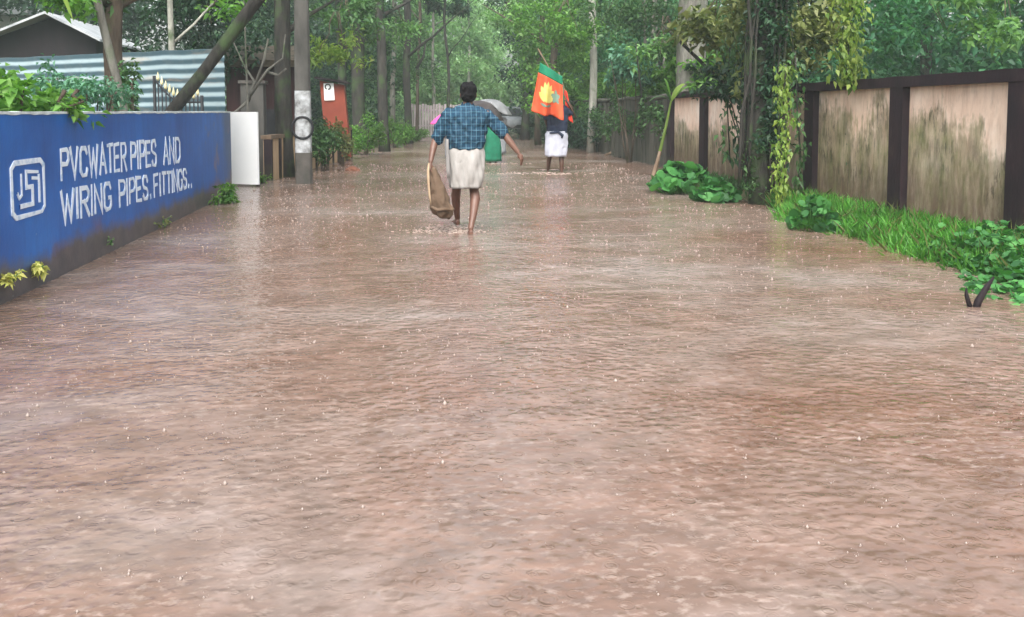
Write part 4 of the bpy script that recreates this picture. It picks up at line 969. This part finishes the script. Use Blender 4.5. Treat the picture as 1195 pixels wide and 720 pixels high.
limb(mb, [P(552, 186), P(553, 204, .05), P(553.5, 220, .06)], [.08, .068, .052]); limb(mb, [P(553.5, 220, .06), P(554.5, 232, 0), P(551.5, 249, -.10), P(548, 264, -.18)], [.052, .057, .043, .031])
foot(mb, P(536.5, 261, .44), (-.1, 1, 0)); foot(mb, P(548, 266, -.18), (-.05, 1, -.1))
blob(mb, 'body', M['skin'], t, .0065, 3)
hair_part(hc, t, 1.03, -.05)
mb = MB(); n = 32
rows = [(122.5, 539, 554), (125, 531, 561), (128.5, 521.5, 570), (134, 518, 573), (142, 519.5, 570), (152, 520, 568), (164, 522, 566), (173.5, 523, 564.5), (174.5, 525, 562)]
mb.loft(rings_px(rows, Y, [.07, .10, .125, .14, .145, .14, .135, .14, .12], 0, n=n))
limb(mb, [P(523.5, 134), P(515, 149, .03), P(511, 161, .05)], [.075, .078, .072]); limb(mb, [P(567.5, 134.5), P(578, 146, .02), P(586, 154.5, .0)], [.077, .077, .072])
mb.tube([P(540.5, 121.5, .02), P(546, 122.5, -.055), P(552.5, 121.5, .02)], [.022, .026, .022], 8)
sh = blob(mb, 'shirt', M['plaid'], t, .011, 3, (.08, .055))
rows = [(170, 525.5, 562), (176, 523.5, 564), (190, 522.5, 565), (205, 523.5, 564), (219, 526.5, 561)]
rows, ry = densify(rows, [.125, .14, .15, .145, .13], 5)
mb = MB().loft(rings_px(rows, Y+.02, ry, .12, 7, 84), False)
mw = evaluated(mb.mesh('mundu'), [('SOLIDIFY', dict(thickness=.008)), ('DISPLACE', dict(texture=clouds(.17), strength=.024, mid_level=.5))], 'waist_cloth')
wc = link('waist_cloth', mw, M['mundu'], t)
mb = MB(); mb.loft([[Vector(q) for q in (P(x0, y, -.10), P(x1, y, -.105), P(x1, y, -.085), P(x0, y, -.08))] for x0, x1, y in ((520.3, 522.8, 162), (519.8, 523.2, 172), (520.0, 524.2, 186), (520.5, 524.5, 198), (521.5, 524.5, 207))])
build(mb, 'cloth_border', M['mundu_edge'], t)
# the sack
t = thing('sack', 'crumpled brown cloth sack hanging from the wading man, pale rim', 'sack', tuple(P(512, 220, -.1)))
rows = [(191, 499.5, 503.5), (196, 499, 507), (205, 499, 512.5), (216, 500, 517), (228, 500, 521.5), (238, 501, 526), (245, 502.5, 529.5), (250, 507, 529), (254, 512, 523)]
rows, ry = densify(rows, [.02, .03, .05, .07, .085, .09, .09, .08, .04], 4)
mb = MB().loft(rings_px(rows, Y-.05, ry, .16, 5, 56, 1.2))
mw = evaluated(mb.mesh('sack'), [('DISPLACE', dict(texture=clouds(.07), strength=.075, mid_level=.5)), ('SMOOTH', dict(factor=.4, iterations=2))], 'sack_body'); link('sack_body', mw, M['sack'], t)
build(MB().tube([P(500.3, 190, -.07), P(499.3, 200, -.13), P(499.8, 214, -.15), P(501, 228, -.16), P(502.5, 238, -.16)], [.010, .016, .014, .012, .008], 8, .2), 'rim', M['sack_rim'], t)
build(MB().tube([P(503, 240, -.14), P(510, 243.5, -.17), P(518, 242, -.17), P(527, 244.5, -.13)], [.012, .02, .02, .01], 8, .3), 'hem_fold', M['sack'], t)
# water thrown up by his feet
mb = MB(); rr = random.Random(8)
for cx_, cy_, L_, n_ in ((P(537, 264).x, Y+.40, .5, 150), (P(549, 270).x, Y-.03, .3, 130), (P(515, 266).x, Y+.05, .55, 130), (P(640, 199).x*2, 20.6, .01, 0)):
    for k in range(n_):
        x = cx_+rr.gauss(0, L_*.38)-.08; y = cy_+rr.gauss(0, .09); r_ = rr.uniform(.003, .011); mb.ell((x, y, r_*.2+abs(rr.gauss(0, .012))*(1 if r_ < .009 else 0)), (r_*rr.uniform(1, 2.4), r_, r_*.5), nu=6, nv=4)
for px, py, L_, n_ in ((655, 203, .3, 60), (641, 198, .2, 40), (620, 202, .5, 60), (575, 191, .35, 50)):
    q = G(px, py)
    for k in range(n_):
        r_ = rr.uniform(.006, .016); mb.ell((q.x+rr.gauss(0, L_), q.y+rr.gauss(0, .12), r_*.2), (r_*2, r_, r_*.5), nu=6, nv=4)
tag(build(mb, 'foot_splash', M['foam']), 'churned pale water round the feet of the waders', kind='stuff')

# --- man with the flags
Y = 20.4
t = thing('person', 'man in navy shirt and white wrap carrying an orange flag, seen from behind', 'person', (D(648, 200, Y).x, Y, -.05))
mb = MB(); hc = P(650, 113.5); head_mb(mb, hc, 1.); limb(mb, [P(650, 126), P(650, 118)], [.06, .055])
mb.loft([[Vector((q.x+rx*math.cos(a), q.y+ry*math.sin(a), q.z)) for a in [2*math.pi*k/14 for k in range(14)]] for q, rx, ry in ((P(650, 122), .08, .07), (P(650, 126), .17, .09), (P(650, 140), .15, .10), (P(649, 152), .14, .09), (P(649, 165), .15, .10))])
limb(mb, [P(659.5, 127), P(668.5, 133, .05)], [.052, .042]); limb(mb, [P(668.5, 133, .05), P(666.5, 125, -.02), P(663, 121.5, -.08)], [.042, .038, .027]); hand(mb, P(663, 121.5, -.08), (-.5, -.2, .8), (-.6, .2, -.3), 1., -1)
limb(mb, [P(641, 127), P(637.5, 140, .08)], [.052, .042]); limb(mb, [P(637.5, 140, .08), P(641, 148, .25)], [.042, .027]); hand(mb, P(641, 148, .25), (.6, .6, .2), (0, 0, 1), .8, 1)
limb(mb, [P(643, 160), P(642.5, 180, .05), P(641.5, 189, .12), P(641.2, 199, .22)], [.08, .055, .052, .033]); limb(mb, [P(654.5, 160), P(655, 181, 0), P(655.2, 190, -.03), P(655, 203, -.05)], [.08, .055, .054, .033])
foot(mb, P(641.2, 200, .22), (0, 1, 0)); foot(mb, P(655, 204, -.05), (0, 1, 0))
blob(mb, 'body', M['skin_dark'], t, .011, 2); hair_part(hc, t)
mb = MB(); mb.loft(rings_px([(121, 645, 655), (123.5, 639, 661), (129, 637.5, 663), (142, 638.5, 662.5), (153, 638, 662), (156, 639, 661.5)], Y, [.08, .12, .14, .145, .15, .13], n=28))
limb(mb, [P(659, 128), P(666, 132, .03)], [.08, .07]); limb(mb, [P(641, 128), P(638.3, 137, .06)], [.08, .068])
blob(mb, 'shirt', M['navy'], t, .014, 3, (.09, .04))
rows, ry = densify([(153, 638.5, 661), (158, 637, 662), (170, 636.5, 661.5), (182.5, 637.5, 660.5)], [.14, .15, .155, .14], 5)
mw = evaluated(MB().loft(rings_px(rows, Y, ry, .10, 7, 60), False).mesh('m'), [('SOLIDIFY', dict(thickness=.01)), ('DISPLACE', dict(texture=clouds(.12), strength=.04, mid_level=.5))], 'waist_cloth'); link('waist_cloth', mw, M['mundu2'], t)
build(MB().tube([P(640, 155, -.15), P(650, 154, -.17), P(655, 158, -.17), P(654, 161, -.16)], [.02, .03, .035, .015], 8, .3), 'waist_knot', M['navy'], t)
# flag hung from a slanting pole
def cloth_pt(c00, c01, c10, c11, amp, ph, u, v):      # u across, v down
    p_ = c00.lerp(c01, u).lerp(c10.lerp(c11, u), v); w_ = amp*(.25+v)*(math.sin(u*8.5+v*1.5+ph)+.5*math.sin(u*15+ph*2-v*3)); return p_+Vector((0, w_, .25*w_*v))
def cloth(name, mat, parent, cs, amp, ph, u0, u1, v0, v1, nu=26, nv=22, thick=.006, off=0):
    V = [cloth_pt(*cs, amp, ph, u0+(u1-u0)*i/nu, v0+(v1-v0)*j/nv)+Vector((0, off, 0)) for j in range(nv+1) for i in range(nu+1)]
    me = bpy.data.meshes.new(name); me.from_pydata(V, [], [(j*(nu+1)+i, (j+1)*(nu+1)+i, (j+1)*(nu+1)+i+1, j*(nu+1)+i+1) for j in range(nv) for i in range(nu)])
    return link(name, evaluated(me, [('SOLIDIFY', dict(thickness=thick, offset=0))], name), M[mat], parent)
cs = (P(627.5, 74, -.42), P(652.5, 90, -.42), P(616.5, 130, -.5), P(653, 139.5, -.5))
t = thing('flag', 'orange flag with green band and pale flower emblem on a slanting pole', 'flag', tuple(P(640, 110, -.45)))
cloth('green_band', 'flag_green', t, cs, .085, .6, 0, 1, 0, .2, nv=6); cloth('orange_field', 'saffron', t, cs, .085, .6, 0, 1, .202, 1)
def emblem(name, mat, polys, off):
    V = []; Fc = []
    for j_, poly in enumerate(polys):
        c_ = (sum(a for a, b in poly)/len(poly), sum(b for a, b in poly)/len(poly)); b0 = len(V); ringn = 4; k = len(poly)
        V.append(cloth_pt(*cs, .085, .6, *c_)+Vector((0, off-.0006*j_, 0)))
        for r_ in range(1, ringn+1):
            for a, b in poly: V.append(cloth_pt(*cs, .085, .6, c_[0]+(a-c_[0])*r_/ringn, c_[1]+(b-c_[1])*r_/ringn)+Vector((0, off-.0006*j_, 0)))
        for q in range(k): Fc.append((b0, b0+1+q, b0+1+(q+1) % k))
        for r_ in range(ringn-1):
            for q in range(k): a0 = b0+1+r_*k; Fc.append((a0+q, a0+k+q, a0+k+(q+1) % k, a0+(q+1) % k))
    me = bpy.data.meshes.new(name); me.from_pydata(V, [], Fc); link(name, me, M[mat], t)
def petal(cx, cy, ang, L_, w_):
    d_ = (math.sin(ang), -math.cos(ang)); s_ = (-d_[1], d_[0]); return [(cx+d_[0]*L_*a+s_[0]*w_*b, cy+d_[1]*L_*a+s_[1]*w_*b) for a, b in ((0, -.3), (.3, -.85), (.6, -.9), (.85, -.5), (1, 0), (.85, .5), (.6, .9), (.3, .85), (0, .3))]
emblem('flower_emblem', 'lotus', [petal(.42, .70, a, L_, .085) for a, L_ in ((-1.15, .30), (1.15, .30), (-.75, .36), (.75, .36), (-.36, .40), (.36, .40), (0, .42))], -.010)
emblem('emblem_leaves', 'lotus_leaf', [petal(.74, .55, a, .17, .06) for a in (0, 1.2, 2.4, 3.6, 4.8)]+[petal(.42, .80, a, .2, .03) for a in (-1.5, 1.5)], -.012)
build(MB().tube([P(624.5, 58, -.41), P(645, 92, -.3), P(663, 122, -.12), P(672, 137, -.05)], .014, 8), 'pole', M['wood_pole'], t)
cs = (P(655, 98, .1), P(662, 104, .1), P(657.5, 136, .05), P(669, 143, .05))
t = thing('flag', 'narrow furled red and green flag over the navy shirted shoulder', 'flag', tuple(P(662, 120, .1)))
cloth('green_fold', 'flag_green', t, cs, .05, 2., 0, .42, 0, .8); cloth('red_fold', 'redcloth', t, cs, .06, 2.6, .425, 1, .08, 1)
build(MB().tube([P(653, 84, .12), P(660, 104, .12), P(668, 142, .08)], .012, 8), 'pole', M['wood_pole'], t)

# --- people further off with umbrellas
def figure(label, px, Yf, top, skirt, topm, skm, waist=.95, hem=.06, sw=.25):
    x0 = D(px, 130, Yf).x; q = lambda x, y, z: Vector((x0+x*.93, Yf+y*.93, z*.9))
    t = thing('person', label, 'person', (x0, Yf, -.1)); mb = MB(); hc = q(0, 0, 1.47); head_mb(mb, hc, .98); limb(mb, [q(0, 0, 1.28), q(0, 0, 1.4)], [.055, .05])
    el = lambda z, rx, ry, n=16: [q(rx*math.cos(2*math.pi*k/n), ry*math.sin(2*math.pi*k/n), z) for k in range(n)]
    mb.loft([el(1.3, .07, .06), el(1.25, .16, .08), el(1.1, .14, .09), el(.9, .12, .09), el(.75, .15, .1)])
    limb(mb, [q(.16, 0, 1.24), q(.24, .1, 1.02)], [.045, .038]); limb(mb, [q(.24, .1, 1.02), q(.12, .25, 1.14)], [.038, .026]); hand(mb, q(.12, .25, 1.14), (-.5, .1, .8), (0, 1, 0), 1., 1, .9)
    limb(mb, [q(-.16, 0, 1.24), q(-.22, 0, .98)], [.045, .038]); limb(mb, [q(-.22, 0, .98), q(-.21, .08, .75)], [.038, .025]); hand(mb, q(-.21, .08, .75), (0, .1, -1), (1, 0, 0), .4, 1, .9)
    for s_ in (-.08, .08): limb(mb, [q(s_, 0, .8), q(s_, .04*s_/.08, .42), q(s_, -.05, -.04)], [.075, .052, .032]); foot(mb, q(s_, -.05, -.04), (0, 1, 0))
    blob(mb, 'body', M['skin'], t, .013, 2); hair_part(hc, t)
    mb = MB(); mb.loft([el(1.33, .07, .07), el(1.28, .16, .11), el(1.15, .175, .125), el(.98, .16, .12), el(waist-.08, .17, .13)]); limb(mb, [q(.16, 0, 1.24), q(.22, .06, 1.08)], [.065, .06]); limb(mb, [q(-.16, 0, 1.24), q(-.21, 0, 1.08)], [.065, .06])
    blob(mb, 'top', M[topm], t, .016, 3, (.1, .03))
    n = 48; rr_ = []
    for i in range(10):
        z = waist+(hem-waist)*i/9; w_ = .165+(sw-.165)*min(1, i/5); rr_.append([q(w_*(1+.05*i/9*math.sin(9*a+i*.3))*math.cos(a), .72*w_*(1+.05*i/9*math.sin(9*a))*math.sin(a), z) for a in [2*math.pi*k/n for k in range(n)]])
    mw = evaluated(MB().loft(rr_, False).mesh('s'), [('SOLIDIFY', dict(thickness=.01))], 'skirt'); link('skirt', mw, M[skm], t)
    return hc, q(.12, .25, 1.16)
def umbrella(label, c, grip, r, mat, tilt, n=8):
    """domed canopy with eight scalloped panels"""
    c = Vector(c); m_ = Euler(tilt).to_matrix(); t = thing('umbrella', label, 'umbrella', tuple(grip)); V = []; Fc = []; na = n*6; nr = 10
    for j in range(nr+1):
        u = j/nr
        for k in range(na):
            a = 2*math.pi*k/na; ph = (k % 6)/6; sc_ = 1-.10*u*u*math.sin(math.pi*ph); z = .42*r*(math.cos(u*1.25)-math.cos(1.25))/(1-math.cos(1.25))-.03*u*math.sin(math.pi*ph)*r
            V.append(c+m_@Vector((r*u*sc_*math.cos(a), r*u*sc_*math.sin(a), z)))
    for j in range(nr):
        for k in range(na): Fc.append((j*na+k, j*na+(k+1) % na, (j+1)*na+(k+1) % na, (j+1)*na+k))
    me = bpy.data.meshes.new('canopy'); me.from_pydata(V, [], Fc); cn = link('canopy', evaluated(me, [('SOLIDIFY', dict(thickness=.003))], 'canopy'), M[mat], t)
    ap = c+m_@Vector((0, 0, .42*r+.06)); g_ = Vector(grip); build(MB().tube([ap, c, g_, g_-Vector((0, 0, .10)), g_-Vector((.03, 0, .14)), g_-Vector((.06, 0, .11))], [.004, .006, .007, .011, .011, .009], 7), 'shaft', M['steel'], t)
    for k in range(n):
        a = 2*math.pi*k/n; build(MB().tube([c+m_@Vector((0, 0, .40*r)), c+m_@Vector((r*.55*math.cos(a), r*.55*math.sin(a), .24*r)), c+m_@Vector((r*.99*math.cos(a), r*.99*math.sin(a), -.012))], .004, 5), 'rib', M['steel'], cn)
hc, gp = figure('person in green clothes wading away under a dark umbrella', 575, 24., 0, 0, 'green_cloth', 'green_cloth', sw=.23)
umbrella('dark brown umbrella leaning over the person in green', D(568, 129.5, 24.1), gp, .52, 'u_dark', (R(10), R(30), 0))
q = D(563, 158, 23.8); t = thing('cloth_bag', 'white cloth bag hanging beside the green clothes', 'bag', tuple(q)); mb = MB(); mb.loft(rings_px(*(lambda a: (a[0], 23.8, a[1]))(densify([(149, 561.5, 564), (153, 560, 566.5), (160, 560, 567), (166, 561, 566)], [.02, .05, .06, .03], 3)), .08, 5, 24)); build(mb, 'bag_body', M['mundu2'], t)
hc, gp = figure('person in grey clothes beyond the green one, under a silver umbrella', 583, 28.5, 0, 0, 'grey_cloth', 'grey_cloth', sw=.2)
umbrella('silver grey umbrella tilted behind the dark brown one', D(579, 126, 28.6), gp, .56, 'u_grey', (R(8), R(26), 0))
hc, gp = figure('person hidden behind the checked shirt, under a pink umbrella', 527, 26.5, 0, 0, 'navy', 'grey_cloth', sw=.2)
umbrella('bright pink umbrella peeping out left of the checked shirt', D(520, 140, 26.5), gp, .46, 'u_pink', (R(6), R(-14), 0))
# pale car far up the lane
c = D(592, 156, 47); t = thing('parked_car', 'pale grey car far up the lane behind the umbrellas', 'car', (c.x, c.y, 0)); cz = c.z-.05
prof = [(-2.0, .35), (-2.02, .62), (-1.9, .80), (-.95, .92), (-.35, 1.38), (.9, 1.42), (1.5, 1.02), (1.95, .92), (2.0, .4)]
mb = MB(); ringsc = []
for s_, k in ((-.82, .93), (-.80, 1.), (0, 1.02), (.80, 1.), (.82, .93)): ringsc.append([Vector((c.x+s_*(1 if z < 1 else .82), c.y+y*k, cz+.1+(z-.1)*k)) for y, z in prof])
mb.loft(ringsc); build(mb, 'body', M['grey_cloth'], t)
mb = MB(); mb.add([(c.x-.66, c.y-.98, cz+.99), (c.x+.66, c.y-.98, cz+.99), (c.x+.56, c.y-.52, cz+1.33), (c.x-.56, c.y-.52, cz+1.33)], [(0, 1, 2, 3)]); build(mb, 'windscreen', M['black'], t, False)
for s_ in (-.62, .62): build(MB().ell((c.x+s_, c.y-1.97, cz+.68), (.14, .06, .08)), 'headlight', M['steel'], t)
for s_ in (-.78, .78):
    for yy in (-1.25, 1.2): build(MB().tube([(c.x+s_-.09, c.y+yy, cz+.30), (c.x+s_+.09, c.y+yy, cz+.30)], .30, 18), 'wheel', M['black'], t, False)
build(MB().box((c.x, c.y-2.02, cz+.45), (1.1, .04, .16)), 'grille', M['black'], t, False)

# ------------------------------------------------------------------ rain haze
mb = MB().box((10, 40, 13), (160, 150, 29)); hz = mb.mesh('haze'); ho = bpy.data.objects.new('haze', hz); col.objects.link(ho)
m = NT('rain_haze'); pv = m.n('ShaderNodeVolumePrincipled'); pv.inputs['Density'].default_value = .0018; pv.inputs['Color'].default_value = (.80, .95, .92, 1); pv.inputs['Anisotropy'].default_value = .25
m.t.links.new(pv.outputs[0], m.out.inputs['Volume']); hz.materials.append(m.m); tag(ho, 'grey green rain mist filling the lane', kind='stuff')

# ------------------------------------------------------------------ light
SE, SR = 50, 190
wd = bpy.data.worlds.new('World'); sc.world = wd; wd.use_nodes = True; nt = wd.node_tree
bg = nt.nodes['Background']; sky = nt.nodes.new('ShaderNodeTexSky'); sky.sky_type = 'NISHITA'; sky.sun_disc = False
sky.sun_elevation = R(SE); sky.sun_rotation = R(SR); sky.air_density = 1.2; sky.dust_density = 6; sky.ozone_density = 1
hs = nt.nodes.new('ShaderNodeHueSaturation'); hs.inputs['Saturation'].default_value = .35
nt.links.new(sky.outputs[0], hs.inputs['Color']); nt.links.new(hs.outputs[0], bg.inputs['Color']); bg.inputs['Strength'].default_value = .15
sun = bpy.data.lights.new('sun', 'SUN'); sun.energy = .9; sun.angle = R(40); sun.color = (1, .98, .95)
so = bpy.data.objects.new('sun', sun); col.objects.link(so)
az = R(SR); dv = Vector((math.sin(az)*math.cos(R(SE)), math.cos(az)*math.cos(R(SE)), math.sin(R(SE))))
so.rotation_euler = dv.to_track_quat('Z', 'Y').to_euler()
sc.view_settings.view_transform = 'Standard'; sc.view_settings.look = 'None'; sc.view_settings.exposure = 1.5; sc.view_settings.gamma = 1
cy = sc.cycles; cy.use_denoising = True; cy.max_bounces = 6; cy.diffuse_bounces = 3; cy.glossy_bounces = 3; cy.transmission_bounces = 3; cy.volume_bounces = 1; cy.transparent_max_bounces = 4
cy.use_adaptive_sampling = True; cy.adaptive_threshold = .02; cy.caustics_reflective = False; cy.caustics_refractive = False
cy.sample_clamp_indirect = 6
